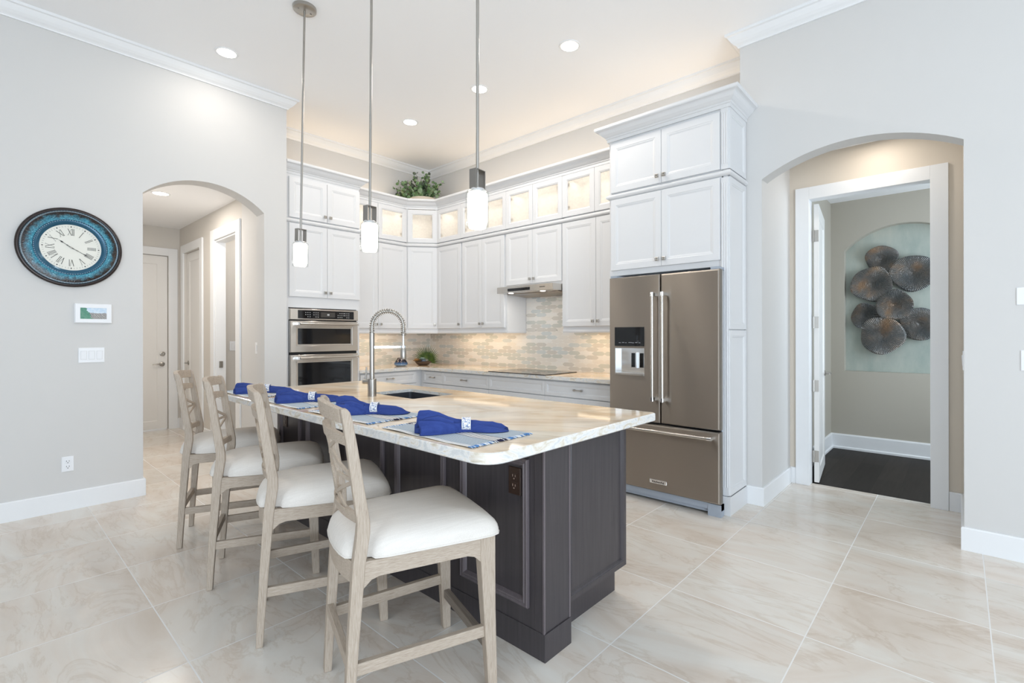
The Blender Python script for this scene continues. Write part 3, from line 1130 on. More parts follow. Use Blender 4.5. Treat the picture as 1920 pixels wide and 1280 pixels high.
# ------- oven tower
t = thing('oven_cabinet', 'tall white cabinet tower housing the wall ovens at the left', 'cabinet', (2.055, 5.13, 0))
m = MB().box(0.0, 0.825, 0.0, 0.635, 1.60, 2.985).box(0, 0.045, 0.0, 0.635, 0.0, 1.60).box(0.79, 0.825, 0.0, 0.635, 0.0, 1.60).box(0.045, 0.79, 0.0, 0.635, 0.0, 0.38).box(0.045, 0.79, 0.6, 0.635, 0.38, 1.6)
m.build('body', M_cab, t)
for zz0, zz1 in ((1.712, 2.462), (2.522, 2.935)):
    cab_door(t, 0.045, 0.445, zz0, zz1, 'R', zz0 + 0.055)
    cab_door(t, 0.445, 0.825, zz0, zz1, 'L', zz0 + 0.055)
d = MB().panel(0.045, 0.825, 0.12, 0.37, -0.02, DRAW).build('drawer', M_cab, t)
pull_mb(0.43, 0.25, -0.02).build('pull', M_nickel, d)
tw = [(2.056, 5.13), (2.88, 5.13), (2.88, 5.345)]
MB().sweep(tw, [(o, z + 0.0) for o, z in CC], side=-1).build('crown', M_cab, t, world=True)
MB().sweep(tw, [(o + 0.012, z) for o, z in BM], side=-1).build('belt_moulding', M_cab, t, world=True)

# ------- wall ovens
t = thing('built_in_oven', 'stainless combination wall oven with two dark windows in the white tower', 'oven', (2.103, 5.09, 0.0))
w = 0.738
MB().box(0.0, w, 0.032, 0.60, 0.395, 1.590).build('body', M_gap, t)
p = MB().panel(-0.004, w + 0.004, 1.475, 1.588, 0.0, [(0, 0.035), (0, 0.004), (0.004, 0)]).build('control_panel', M_steel_l, t)
MB().box(0.075, w - 0.05, -0.002, 0.004, 1.488, 1.573).build('control_glass', M_black, p)
m = MB()
for x0, nx, nz in ((0.15, 3, 3), (0.235, 3, 3), (0.50, 4, 3), (0.58, 3, 3)):
    for i in range(nx):
        for j in range(nz):
            if (i * 7 + j * 5 + nx) % 11 != 3:
                m.box(x0 + i * 0.022, x0 + i * 0.022 + 0.009, -0.0026, -0.002, 1.504 + j * 0.022, 1.5085 + j * 0.022)
m.build('key_marks', M_offwhite, p)
MB().box(0.315, 0.47, -0.0026, -0.002, 1.505, 1.557).build('display', mat('display_grey', (0.06, 0.055, 0.05), 0.2), p)
lettering('88', 0.024, M_offwhite, p, (0.395, -0.003, 1.531))


def oven_door(z0, z1, wz0, wz1, hz):
    g = 0.0
    x0, x1 = 0.076, w - 0.082
    d = MB()
    prof_o = [(0, 0.04), (0, 0.004), (0.004, 0)]
    rs = [[(i, dy, z0 + i), (w - i, dy, z0 + i), (w - i, dy, z1 - i), (i, dy, z1 - i)] for i, dy in prof_o]
    rs += [[(x0 - e, dy, wz0 - e), (x1 + e, dy, wz0 - e), (x1 + e, dy, wz1 + e), (x0 - e, dy, wz1 + e)] for e, dy in ((0.018, 0), (0.014, 0.004), (0.0, 0.006), (0.0, 0.012), (-0.02, 0.03))]
    d.rings(rs, loop=True)
    o = d.build('oven_door', M_steel_l, t)
    MB().box(x0 - 0.005, x1 + 0.005, 0.008, 0.014, wz0 - 0.005, wz1 + 0.005).build('window', M_black, o)
    m = MB().tube([(0.075, -0.052, hz), (w - 0.03, -0.052, hz)], 0.012, 14)
    m.build('handle', M_steel_l, o, smooth=40)
    m = MB()
    for hx in (0.06, w - 0.03):
        m.box(hx - 0.014, hx + 0.014, -0.058, 0, hz - 0.015, hz + 0.015)
    m.build('handle_bracket', M_chrome, o, bevel=0.004)
    return o


oven_door(1.140, 1.463, 1.220, 1.385, 1.432)
oven_door(0.420, 1.112, 0.560, 1.030, 1.080)

# ------- refrigerator tower
t = thing('refrigerator_cabinet', 'tall white cabinet tower with crown moulding around the refrigerator', 'cabinet', (3.62, 2.27, 0), H)
# local x runs towards -Y of the world, y into the wall
m = MB().box(0.0, 0.968, 0.0, 0.73, 1.815, 2.985)
m.box(0.0, 0.02, 0.0, 0.73, 0, 1.815)
m.box(0.96, 1.0, 0.0, 0.355, 0.0, 2.985)
m.build('body', M_cab, t)
for zz0, zz1 in ((1.86, 2.462), (2.522, 2.945)):
    cab_door(t, 0.02, 0.488, zz0, zz1, 'R', zz0 + 0.055)
    cab_door(t, 0.488, 0.952, zz0, zz1, 'L', zz0 + 0.055)
m = MB()   # fluted pilaster at the front corner
m.box(0.955, 1.008, -0.012, 0.0, 0.14, 2.46).box(0.955, 1.008, -0.012, 0.0, 2.52, 2.965)
for k in range(3):
    xx = 0.966 + k * 0.0155
    for za, zb in ((0.2, 2.42), (2.56, 2.93)):
        m.tube([(xx, -0.012, za), (xx, -0.012, zb)], 0.0048, 8)
m.build('pilaster', M_cab, t)
SP = [(0, 0.012), (0, 0.0), (0.042, 0.0), (0.045, 0.003), (0.052, 0.005), (0.056, 0.009), (0.06, 0.009)]
for za, zb in ((0.14, 1.345), (1.352, 2.465), (2.522, 2.965)):
    m = MB().panel(3.62, 3.975, za, zb, 1.252, SP)
    m.build('side_panel', M_cab, t, world=True)
MB().prism([(3.598, 1.246, 0), (3.964, 1.246, 0), (3.964, 1.2515, 0), (3.6315, 1.2515, 0), (3.6315, 1.2618, 0), (3.6075, 1.2618, 0), (3.6075, 1.314, 0), (3.598, 1.314, 0)], (0, 0, 0.135)).build('plinth', M_cab, t, world=True)
ft = [(3.925, 2.28), (3.61, 2.28), (3.61, 1.252), (3.980, 1.252)]
MB().sweep(ft, CC, side=-1).build('crown', M_cab, t, world=True)
MB().sweep(ft, BM, side=-1).build('belt_moulding', M_cab, t, world=True)

# ------- refrigerator
t = thing('refrigerator', 'stainless steel French-door refrigerator with bottom freezer drawer', 'refrigerator', (3.49, 2.197, 0), H)
w = 0.917
MB().box(0.008, w - 0.022, 0.085, 0.78, 0.03, 1.765).build('body', M_greyplastic, t)
MB().box(0.02, w - 0.02, 0.06, 0.085, 0.10, 1.76).build('door_gasket', M_gap, t)


def fr_door(x0, x1, z0, z1, hole=None, name='door'):
    m = MB()
    r = 0.012
    if hole is None:
        m.panel(x0, x1, z0, z1, 0, [(0, 0.06), (0, r), (r * 0.3, r * 0.3), (r, 0)])
    else:
        hx0, hx1, hz0, hz1 = hole
        R = lambda i, y: [(x0 + i, y, z0 + i), (x1 - i, y, z0 + i), (x1 - i, y, z1 - i), (x0 + i, y, z1 - i)]
        Q = lambda y: [(hx0, y, hz0), (hx1, y, hz0), (hx1, y, hz1), (hx0, y, hz1)]
        m.rings([R(0, 0.06), R(0, r), R(r * 0.3, r * 0.3), R(r, 0), Q(0), Q(0.05)], True, False)
    return m.build(name, M_steel, t)


dl = fr_door(0.002, 0.4585, 0.628, 1.782, (0.056, 0.324, 0.985, 1.205))
dr = fr_door(0.4645, w - 0.002, 0.628, 1.782)
fz = fr_door(0.002, w - 0.002, 0.098, 0.612, None, 'freezer_drawer')
MB().box(0.056, 0.324, -0.003, 0.006, 1.222, 1.374).build('dispenser_display', M_black, dl)
m = MB()
for k, ww in enumerate((0.018, 0.022, 0.012, 0.03, 0.02, 0.02, 0.016)):
    m.box(0.095 + k * 0.030, 0.095 + k * 0.030 + ww, -0.0036, -0.003, 1.246 + (k % 2) * 0.002, 1.2495 + (k % 2) * 0.002)
m.build('display_print', mat('faint_print', (0.35, 0.36, 0.38), 0.5), dl)
m = MB()   # dispenser niche lining
m.box(0.056, 0.324, 0.050, 0.0515, 0.985, 1.205)
m.box(0.056, 0.060, 0.002, 0.05, 0.985, 1.205).box(0.320, 0.324, 0.002, 0.05, 0.985, 1.205).box(0.06, 0.32, 0.002, 0.05, 1.201, 1.205)
m.build('dispenser_niche', M_chrome, dl)
MB().box(0.058, 0.322, -0.004, 0.05, 0.985, 1.003).build('drip_tray', M_steel_l, dl, bevel=0.003)
for xx in (0.215, 0.29):
    p = MB().box(xx - 0.025, xx + 0.025, 0.03, 0.05, 1.04, 1.17).build('dispenser_paddle', M_chrome, dl, bevel=0.003)
    MB().box(xx - 0.02, xx + 0.012, 0.027, 0.031, 1.05, 1.165).build('paddle_pad', M_black, p)


def fr_handle(parent, p0, p1):
    p0, p1 = Vector(p0), Vector(p1)
    d = (p1 - p0).normalized()
    h = MB().tube([p0, p1], 0.0125, 16).build('handle', M_steel_l, parent, smooth=40)
    m = MB()
    for q, s in ((p0, 1), (p1, -1)):
        m.tube([q - d * 0.008 * s, q + d * 0.022 * s], 0.0145, 16)
        c = q + d * 0.007 * s
        m.box(c.x - 0.012, c.x + 0.012, c.y + 0.004, 0.0, c.z - 0.012, c.z + 0.012)
    m.build('handle_end', M_chrome, h, smooth=40)


fr_handle(dl, (0.420, -0.058, 0.81), (0.420, -0.058, 1.63))
fr_handle(dr, (0.503, -0.058, 0.81), (0.503, -0.058, 1.63))
fr_handle(fz, (0.05, -0.058, 0.572), (0.868, -0.058, 0.572))
bd = MB().panel(0.372, 0.512, 0.158, 0.188, -0.005, [(0, 0.005), (0, 0.001), (0.001, 0), (0.003, 0), (0.004, 0.001)]).build('badge', M_chrome, fz)
lettering('KitchenAid', 0.022, M_ink, bd, (0.442, -0.0055, 0.172))
MB().box(0.004, w - 0.004, 0.035, 0.09, 0.045, 0.088).box(w - 0.10, w - 0.004, 0.03, 0.09, 0.0, 0.088).box(0.004, 0.1, 0.03, 0.09, 0.0, 0.088).box(0.1, w - 0.1, 0.05, 0.09, 0.02, 0.05).build('toe_grille', M_greyplastic, t)
MB().box(w - 0.07, w - 0.01, 0.01, 0.12, 1.782, 1.80).build('hinge_cap', M_greyplastic, t)
MB().box(0.01, 0.07, 0.01, 0.12, 1.782, 1.80).build('hinge_cap', M_greyplastic, t)

# ------- base cabinets on the cooktop wall and oven wall
BG = 'white base cabinets under the worktop'


def base_cabinet(label, loc, rotz, w, dep, pull=True, x0=0.0, x1=None):
    t = thing('base_cabinet', label, 'cabinet', loc, rotz, BG)
    x1 = w if x1 is None else x1
    MB().box(0, w, 0, dep, 0.11, 0.875).box(0, w, 0.07, dep, 0, 0.11).build('body', M_cab, t)
    g = 0.0015
    d = MB().panel(x0 + g, x1 - g, 0.716, 0.858, -0.02, DRAW).build('drawer', M_cab, t)
    if pull:
        pull_mb((x0 + x1) / 2, 0.79, -0.02).build('pull', M_nickel, d)
    for za, zb in ((0.425, 0.708), (0.13, 0.417)):
        d = MB().panel(x0 + g, x1 - g, za, zb, -0.02, DOOR).build('drawer', M_cab, t)
        if pull:
            pull_mb((x0 + x1) / 2, zb - 0.09, -0.02).build('pull', M_nickel, d)
    return t


base_cabinet('white base cabinet with drawers beside the oven tower', (2.885, 5.17, 0), 0, 0.875, 0.585, True, 0.02, 0.79)
base_cabinet('narrow white base cabinet with drawers at the inner corner', (3.76, 5.168, 0), H, 0.458, 0.585, True, 0.068, 0.458)
base_cabinet('white base cabinet with drawers, left of the cooktop', (3.76, 4.71, 0), H, 0.802, 0.585)
base_cabinet('white base cabinet with a plain false front under the cooktop', (3.76, 3.908, 0), H, 0.803, 0.585, False)
base_cabinet('white base cabinet with drawers, between cooktop and refrigerator', (3.76, 3.105, 0), H, 0.83, 0.585)

poly = [(2.882, 5.77), (2.882, 5.125), (3.70, 5.125), (3.70, 2.275), (4.36, 2.275), (4.36, 5.77)]
m = MB().prism([(x, y, 0.876) for x, y in poly], (0, 0, 0.038))
m.m = [1] * len(m.m)
m.m[-1] = 0
o = m.build('worktop', [M_stone, M_stone_e], bevel=0.003)
tag(o, 'L-shaped beige stone worktop on the white base cabinets along two walls', 'worktop')
t = thing('cooktop', 'black glass induction cooktop set in the rear worktop under the hood', 'cooktop', (3.955, 3.46, 0.914))
MB().panel(-0.265, 0.265, -0.405, 0.405, 0, [(0, 0), (0, 0.004), (0.003, 0.006)]).xf(Matrix.Rotation(PI / 2, 4, 'X')).build('frame', M_gap, t) if False else MB().box(-0.265, 0.265, -0.405, 0.405, 0.0, 0.005).build('frame', M_gap, t)
MB().box(-0.262, 0.262, -0.402, 0.402, 0.005, 0.007).build('glass_top', M_black, t)
m = MB()
for x, y, r in ((-0.11, -0.22, 0.08), (0.1, -0.2, 0.1), (-0.1, 0.22, 0.1), (0.12, 0.2, 0.08)):
    m.lathe([(r, 0.0071), (r, 0.0074), (r - 0.003, 0.0074), (r - 0.003, 0.0071)], (x, y, 0), 40, cap=False, loop=True)
m.build('zone_rings', mat('zone_grey', (0.12, 0.12, 0.12), 0.3), t)

# ------- range hood
t = thing('range_hood', 'slim stainless range hood under the short cabinet above the cooktop', 'range hood', (3.86, 3.895, 0), H)
w = 0.80
m = MB().rings([[(0, 0, 1.775), (w, 0, 1.775), (w, 0.48, 1.775), (0, 0.48, 1.775)], [(0, 0, 1.842), (w, 0, 1.842), (w, 0.48, 1.842), (0, 0.48, 1.842)]])
m.build('canopy', M_steel_l, t, bevel=0.002)
MB().box(0.165, 0.49, -0.0015, 0.002, 1.790, 1.820).build('control_strip', M_black, t)
lettering('KitchenAid', 0.016, M_ink, t, (0.66, -0.001, 1.812))
MB().rings([[(0.05, 0.12, 1.768), (w - 0.02, 0.12, 1.768), (w - 0.02, 0.46, 1.752), (0.05, 0.46, 1.752)], [(0.05, 0.12, 1.775), (w - 0.02, 0.12, 1.775), (w - 0.02, 0.46, 1.775), (0.05, 0.46, 1.775)]]).build('filter', M_steel, t)
for xx in (0.16, 0.62):
    MB().lathe([(0.028, 1.7745), (0.028, 1.771), (0.022, 1.7705)], (xx, 0.06, 0), 20).build('lamp', M_puck, t)


# ------- backsplash of long hexagonal tiles
def hexes(u0, u1, v0, v1, T, cut=None):
    m = MB()
    P, Q, Wt, Ht = 0.158, 0.0432, 0.1570, 0.0425
    rnd = random.Random(11 + int(u0 * 10))
    j = 0
    v = v0 + 0.004
    while v < v1:
        off = (j % 2) * P / 2
        n = int((u1 - u0) / P) + 2
        for i in range(n):
            c = u0 + off + i * P - P / 4
            pts = [(-Wt / 2, -0.006), (-Wt / 4 - 0.012, -Ht / 2), (Wt / 4 + 0.012, -Ht / 2), (Wt / 2, -0.006), (Wt / 2, 0.006), (Wt / 4 + 0.012, Ht / 2), (-Wt / 4 - 0.012, Ht / 2), (-Wt / 2, 0.006)]
            pp = []
            for a, bb in pts:
                pp.append((min(max(c + a, u0), u1), min(max(v + Ht / 2 + bb, v0), v1)))
            if max(p[0] for p in pp) - min(p[0] for p in pp) < 0.01 or max(p[1] for p in pp) - min(p[1] for p in pp) < 0.008:
                continue
            if cut and cut(sum(p[0] for p in pp) / 8, sum(p[1] for p in pp) / 8):
                continue
            k = rnd.choices([1, 2, 3, 4, 5], [24, 18, 32, 10, 16])[0]
            cc = (sum(p[0] for p in pp) / 8, sum(p[1] for p in pp) / 8)
            ins = lambda p, q: (cc[0] + (p[0] - cc[0]) * q, cc[1] + (p[1] - cc[1]) * q)
            r = [[T(p[0], 0.0, p[1]) for p in pp], [T(p[0], 0.0004, p[1]) for p in pp], [T(*(lambda q: (q[0], 0.0010, q[1]))(ins(p, 0.985))) for p in pp]]
            m.rings(r, False, True, mi=k)
        v += Q
        j += 1
    return m


TH = lambda u, d, v: (4.352 - d, u, v)
TO = lambda u, d, v: (u, 5.762 - d, v)
m = hexes(2.28, 5.752, 0.916, 1.80, TH, lambda u, v: v > 1.36 and not (3.10 < u < 3.895))
m.box(4.352, 4.3599, 2.28, 5.77, 0.9145, 1.369).box(4.352, 4.3599, 3.095, 3.895, 1.36, 1.84)
tag(m.build('backsplash', [M_grout] + M_tile), 'pale hexagonal tile backsplash behind the cooktop', 'backsplash')
m = hexes(2.89, 4.346, 0.916, 1.36, TO)
m.box(2.885, 4.3515, 5.762, 5.7699, 0.9145, 1.369)
tag(m.build('backsplash', [M_grout] + M_tile), 'pale hexagonal tile backsplash behind the faucet, beside the ovens', 'backsplash')

# under-cabinet and over-cabinet strips, recessed lamps
UC = (1.0, 0.76, 0.50)
UC2 = (1.0, 0.74, 0.46)
area('under_cabinet_strip', (3.3, 5.56, 1.362), (0, 0, 0), 0.8, 0.1, 1.25, UC)
area('under_cabinet_strip', (4.16, 4.5, 1.362), (0, 0, 0), 0.1, 1.1, 1.8, UC)
area('under_cabinet_strip', (4.16, 2.68, 1.362), (0, 0, 0), 0.1, 0.7, 1.5, UC)
area('hood_lamps', (3.93, 3.50, 1.76), (0, 0, 0), 0.05, 0.5, 1.5, (1.0, 0.93, 0.84))
area('over_cabinet_strip', (2.5, 5.55, 3.0), (PI, 0, 0), 0.7, 0.05, 1.0, UC2)
area('over_cabinet_strip', (3.3, 5.62, 3.0), (PI, 0, 0), 0.8, 0.05, 0.9, UC2)
area('over_cabinet_strip', (4.22, 3.8, 3.0), (PI, 0, 0), 0.05, 2.6, 2.5, UC2)
area('over_cabinet_strip', (4.2, 1.8, 3.0), (PI, 0, 0), 0.05, 0.8, 1.0, UC2)


def can(x, y, z, label, power=9.0, r=0.088, group='recessed ceiling lamps over the kitchen'):
    t = thing('recessed_light', label, 'ceiling light', (x, y, z), 0, group)
    MB().lathe([(r - 0.02, 0.0), (r - 0.018, -0.004), (r - 0.004, -0.006), (r, 0.0)], seg=40, cap=False, loop=True).build('trim_ring', M_trim, t, smooth=50)
    MB().lathe([(r - 0.017, -0.0005), (r - 0.017, -0.003)], seg=40).build('lens', M_can, t)
    l = area('recessed_lamp', (x, y, z - 0.012), (0, 0, 0), 0.13, 0.13, power, (1.0, 0.92, 0.83))
    l.data.shape = 'DISK'
    return t


can(1.379, 4.578, ZC, 'recessed round ceiling light nearest the clock wall, left of the pendants', 3.0)
can(3.198, 2.383, ZC, 'recessed round ceiling light above the refrigerator, rightmost on the kitchen ceiling')
can(3.186, 3.447, ZC, 'recessed round ceiling light behind the right-hand pendant rod')
can(3.171, 4.555, ZC, 'recessed round ceiling light nearest the kitchen corner and greenery', 6.0)
can(1.30, 6.40, 2.83, 'recessed round light in the hall ceiling beyond the left arch', 13.0, group='recessed lamps outside the kitchen')
can(4.50, 0.48, 2.87, 'recessed round light in the passage ceiling behind the right arch', 2.0, group='recessed lamps outside the kitchen')
area('bedroom_fill', (5.6, -1.2, 1.6), (PI / 2, 0, 0), 1.2, 1.6, 34, DAY)  # fill light added to brighten the bedroom, no window on that side
point('pantry_fill', (2.8, 6.4, 2.5), 10, (1, 0.96, 0.92), 0.1)  # added fill inside the pantry opening, no fixture there
point('hall_fill', (0.9, 6.3, 1.9), 9, (1, 0.95, 0.89), 0.15)  # extra fill added in mid-air to brighten the hall, no fixture

# ------------------------------------------------------------------ island
IX0, IX1, IY0, IY1 = 1.502, 2.165, 1.265, 3.87
t = thing('kitchen_island', 'dark espresso wood kitchen island with panelled sides', 'island', (1.83, 2.55, 0))
m = MB().box(IX0 + 0.02, IX1 - 0.06, 1.34, IY1, 0.0, 0.15).box(IX0 + 0.02, IX1, IY0 + 0.02, IY1, 0.15, 0.66).box(IX0 + 0.02, 1.772, IY0 + 0.02, IY1, 0.66, 0.872)
m.box(1.772, IX1, IY0 + 0.02, 2.53, 0.66, 0.872).box(1.772, IX1, 3.09, IY1, 0.66, 0.872).box(2.15, IX1, 2.53, 3.09, 0.66, 0.872)
m.box(IX0, IX0 + 0.02, IY0 + 0.02, IY1, 0.11, 0.872)
m.build('body', M_esp, t, world=True)
# stool side: five framed panels with applied mouldings
FR = [(0, 0.0), (0.0, -0.012), (0.006, -0.016), (0.012, -0.012), (0.016, -0.012), (0.020, -0.016), (0.026, -0.014), (0.034, -0.004), (0.036, 0.0)]
for yc0, yc1 in ((1.330, 1.752), (1.868, 2.290), (2.404, 2.826), (2.940, 3.362), (3.455, 3.80)):
    rs = [[(-yc1 + i, dy, 0.19 + i), (-yc0 - i, dy, 0.19 + i), (-yc0 - i, dy, 0.80 - i), (-yc1 + i, dy, 0.80 - i)] for i, dy in FR]
    m = MB().rings(rs, loop=True)
    m.v = [Vector((IX0 + v.y, -v.x, v.z)) for v in m.v]
    m.build('panel_moulding', M_esp_highlight, t, world=True)
MB().prism([(1.498, 1.243, 0), (1.674, 1.243, 0), (1.674, 1.33, 0), (1.53, 1.33, 0), (1.53, 3.874, 0), (1.498, 3.874, 0)], (0, 0, 0.112)).build('plinth', M_esp, t, world=True, bevel=0.002)
MB().box(1.500, 1.672, 1.249, 1.30, 0.112, 0.872).build('corner_post', M_esp, t, world=True, bevel=0.002)
MB().box(1.497, 1.506, 1.246, 1.256, 0.112, 0.872).box(1.664, 1.674, 1.246, 1.254, 0.112, 0.872).build('post_bead', M_esp_highlight, t, world=True, bevel=0.002)
m = MB().panel(1.674, 2.160, 0.158, 0.872, 1.262, [(0, 0.02), (0, 0), (0.022, 0), (0.026, -0.003), (0.034, 0.002), (0.040, 0.010), (0.046, 0.010)])
m.build('end_panel', M_esp, t, world=True)
MB().box(1.674, 2.168, 1.334, 1.342, 0, 0.158).build('toe_kick', M_esp, t, world=True)
for k in range(4):   # doors and drawers on the cooking side
    ya = 1.31 + k * 0.635
    for za, zb in ((0.16, 0.68), (0.69, 0.86)):
        m = MB().panel(ya, ya + 0.628, za, zb, -0.02, DOOR if zb < 0.7 else DRAW)
        m.v = [Vector((IX1 - v.y, v.x, v.z)) for v in m.v]
        d = m.build('door' if zb < 0.7 else 'drawer', M_esp, t, world=True)
        m = pull_mb(ya + 0.314, (za + zb) / 2 if zb > 0.7 else zb - 0.06, -0.02)
        m.v = [Vector((IX1 - v.y, v.x, v.z)) for v in m.v]
        m.build('pull', M_nickel, d, world=True)
# outlets on the island
br = [M_bronze_pl, M_hole]
plate('power_outlet', 'dark bronze power outlet on the island panel nearest the corner', 'outlet', (IX0 - 0.001, 1.407, 0.698), -PI / 2, 0.07, 0.115, 'outlet', br)
plate('power_outlet', 'dark bronze power outlet at the far end of the island, under the overhang', 'outlet', (IX0 - 0.001, 3.72, 0.70), -PI / 2, 0.07, 0.115, 'outlet', br)


def rounded(x0, x1, y0, y1, rs, n=8):
    """rounded rectangle; rs = radii at (x0,y0),(x1,y0),(x1,y1),(x0,y1)"""
    pts = []
    for (cx, cy, r, a0) in ((x0, y0, rs[0], PI), (x1, y0, rs[1], 1.5 * PI), (x1, y1, rs[2], 0), (x0, y1, rs[3], 0.5 * PI)):
        ox = cx + r if cx == x0 else cx - r
        oy = cy + r if cy == y0 else cy - r
        for k in range(n + 1):
            a = a0 + k * PI / 2 / n
            pts.append((ox + r * math.cos(a), oy + r * math.sin(a)))
    return pts


def island_top():
    X0, X1, Y0, Y1 = 1.112, 2.297, 1.163, 3.945
    sx0, sx1, sy0, sy1 = 1.80, 2.13, 2.56, 3.06
    out = rounded(X0, X1, Y0, Y1, (0.085, 0.02, 0.03, 0.06))
    inn = rounded(sx0, sx1, sy0, sy1, (0.015,) * 4)
    m = MB()
    z0, z1 = 0.8735, 0.914
    e = 0.004
    N = len(out)
    c = ((X0 + X1) / 2, (Y0 + Y1) / 2)
    sh = lambda pts, d: [(x + (d if x < c[0] else -d), y + (d if y < c[1] else -d)) for x, y in pts]
    lo = [(x, y, z0) for x, y in sh(out, e)]
    r1 = [(x, y, z0 + e) for x, y in out]
    r2 = [(x, y, z1 - e) for x, y in out]
    r3 = [(x, y, z1) for x, y in sh(out, e)]
    ri = [(x, y, z1) for x, y in inn]
    rj = [(x, y, 0.893) for x, y in inn]
    wide = rounded(sx0 - 0.03, sx1 + 0.03, sy0 - 0.03, sy1 + 0.03, (0.02,) * 4)
    rk = [(x, y, 0.893) for x, y in wide]
    rl = [(x, y, z0) for x, y in wide]
    m.rings([lo, r1, r2, r3], False, False, mi=1)
    m.rings([r3, ri], False, False, mi=0)
    m.rings([ri, rj], False, False, mi=1)
    m.rings([rj, rk, rl, lo], False, False, mi=0)
    o = m.build('island_worktop', [M_stone, M_stone_e], smooth=30)
    tag(o, 'polished beige veined stone slab on the dark island', 'worktop')
    # sink bowl
    t = thing('sink', 'grey steel undermount sink in the island worktop', 'sink', (1.965, 2.81, 0.8925))
    rim = rounded(sx0 - 0.012, sx1 + 0.012, sy0 - 0.012, sy1 + 0.012, (0.02,) * 4)
    inb = rounded(sx0 - 0.001, sx1 + 0.001, sy0 - 0.001, sy1 + 0.001, (0.02,) * 4)
    bot = rounded(sx0 + 0.012, sx1 - 0.012, sy0 + 0.012, sy1 - 0.012, (0.03,) * 4)
    m = MB()
    q = lambda pts, z: [(x, y, z) for x, y in pts]
    m.rings([q(rim, 0.885), q(rim, 0.8925), q(inb, 0.8925), q(inb, 0.70), q(bot, 0.685)], False, True)
    m.build('bowl', mat('sink_steel', (0.075, 0.08, 0.095), 0.4, 0.5), t, world=True, smooth=40)
    MB().lathe([(0.04, 0.6852), (0.04, 0.688), (0.03, 0.6885)], (1.965, 2.81, 0), 24).build('drain', M_chrome, t, world=True)


island_top()


def faucet():
    bx, by = 1.712, 2.888
    t = thing('faucet', 'tall brushed nickel spring faucet beside the island sink', 'faucet', (bx, by, 0.914))
    d = Vector((0.94, -0.34, 0)).normalized()
    s = Vector((-d.y, d.x, 0))
    MB().lathe([(0.0275, 0), (0.0275, 0.112), (0.024, 0.114)], seg=28).build('base', M_nickel, t, smooth=40)
    MB().lathe([(0.0155, 0.112), (0.0155, 0.33)], seg=24).build('stem', M_nickel, t, smooth=40)
    MB().lathe([(0.0165, 0.33), (0.0165, 0.412), (0.012, 0.414)], seg=24).build('collar', M_nickel, t, smooth=40)
    R = 0.1025
    zc = 0.455
    pts = []
    for k in range(12):
        pts.append(Vector((0, 0, 0.412 + (zc - 0.412) * k / 12)))
    for k in range(41):
        a = PI - PI * k / 40
        pts.append(d * (R + R * math.cos(a)) + Vector((0, 0, zc + R * math.sin(a))))
    for k in range(1, 9):
        pts.append(d * 2 * R + Vector((0, 0, zc - 0.05 * k / 8)))
    MB().tube(pts, 0.0085, 10).build('hose', M_nickel, t, smooth=60)
    # coil spring around the hose
    cum = [0]
    for a, b2 in zip(pts, pts[1:]):
        cum.append(cum[-1] + (b2 - a).length)
    L = cum[-1]
    turns = 30
    n = turns * 14
    sp = []
    for k in range(n + 1):
        l = L * k / n
        i = max(j for j in range(len(cum) - 1) if cum[j] <= l + 1e-9)
        f = (l - cum[i]) / (cum[i + 1] - cum[i])
        p = pts[i].lerp(pts[i + 1], min(f, 1))
        tg = (pts[i + 1] - pts[i]).normalized()
        nn = s.cross(tg).normalized()
        a = 2 * PI * turns * k / n
        sp.append(p + (nn * math.cos(a) + s * math.sin(a)) * 0.0155)
    MB().tube(sp, 0.0026, 6).build('spring', M_nickel, t, smooth=60)
    q = d * 2 * R
    MB().lathe([(0.0135, 0.395), (0.0145, 0.40), (0.0145, 0.415), (0.012, 0.418)], q, 20).build('hose_collar', M_nickel, t, smooth=40)
    MB().tube([q + Vector((0, 0, 0.396)), q + Vector((0, 0, 0.325))], 0.0075, 12).build('spout_pipe', M_chrome, t, smooth=40)
    MB().lathe([(0.0185, 0.235), (0.020, 0.24), (0.0195, 0.305), (0.017, 0.31)], q, 24).build('spray_head', M_nickel, t, smooth=40)
    m = MB().lathe([(0.0205, 0.311), (0.0205, 0.328)], q, 24)
    m.bar(Vector((0, 0, 0.3195)) + d * 0.012, q + Vector((0, 0, 0.3195)), 0.012, 0.015)
    m.build('holder_arm', M_chrome, t, smooth=40)
    hs = -d * 0.75 + s * 0.66
    hs.normalize()
    m = MB().tube([hs * 0.02 + Vector((0, 0, 0.094)), hs * 0.062 + Vector((0, 0, 0.094))], 0.0165, 18)
    m.build('handle_hub', M_nickel, t, smooth=40)
    MB().tube([hs * 0.046 + Vector((0, 0, 0.10)), hs * 0.040 + Vector((0, 0, 0.19))], [0.0065, 0.005], 10).build('lever', M_nickel, t, smooth=40)


faucet()


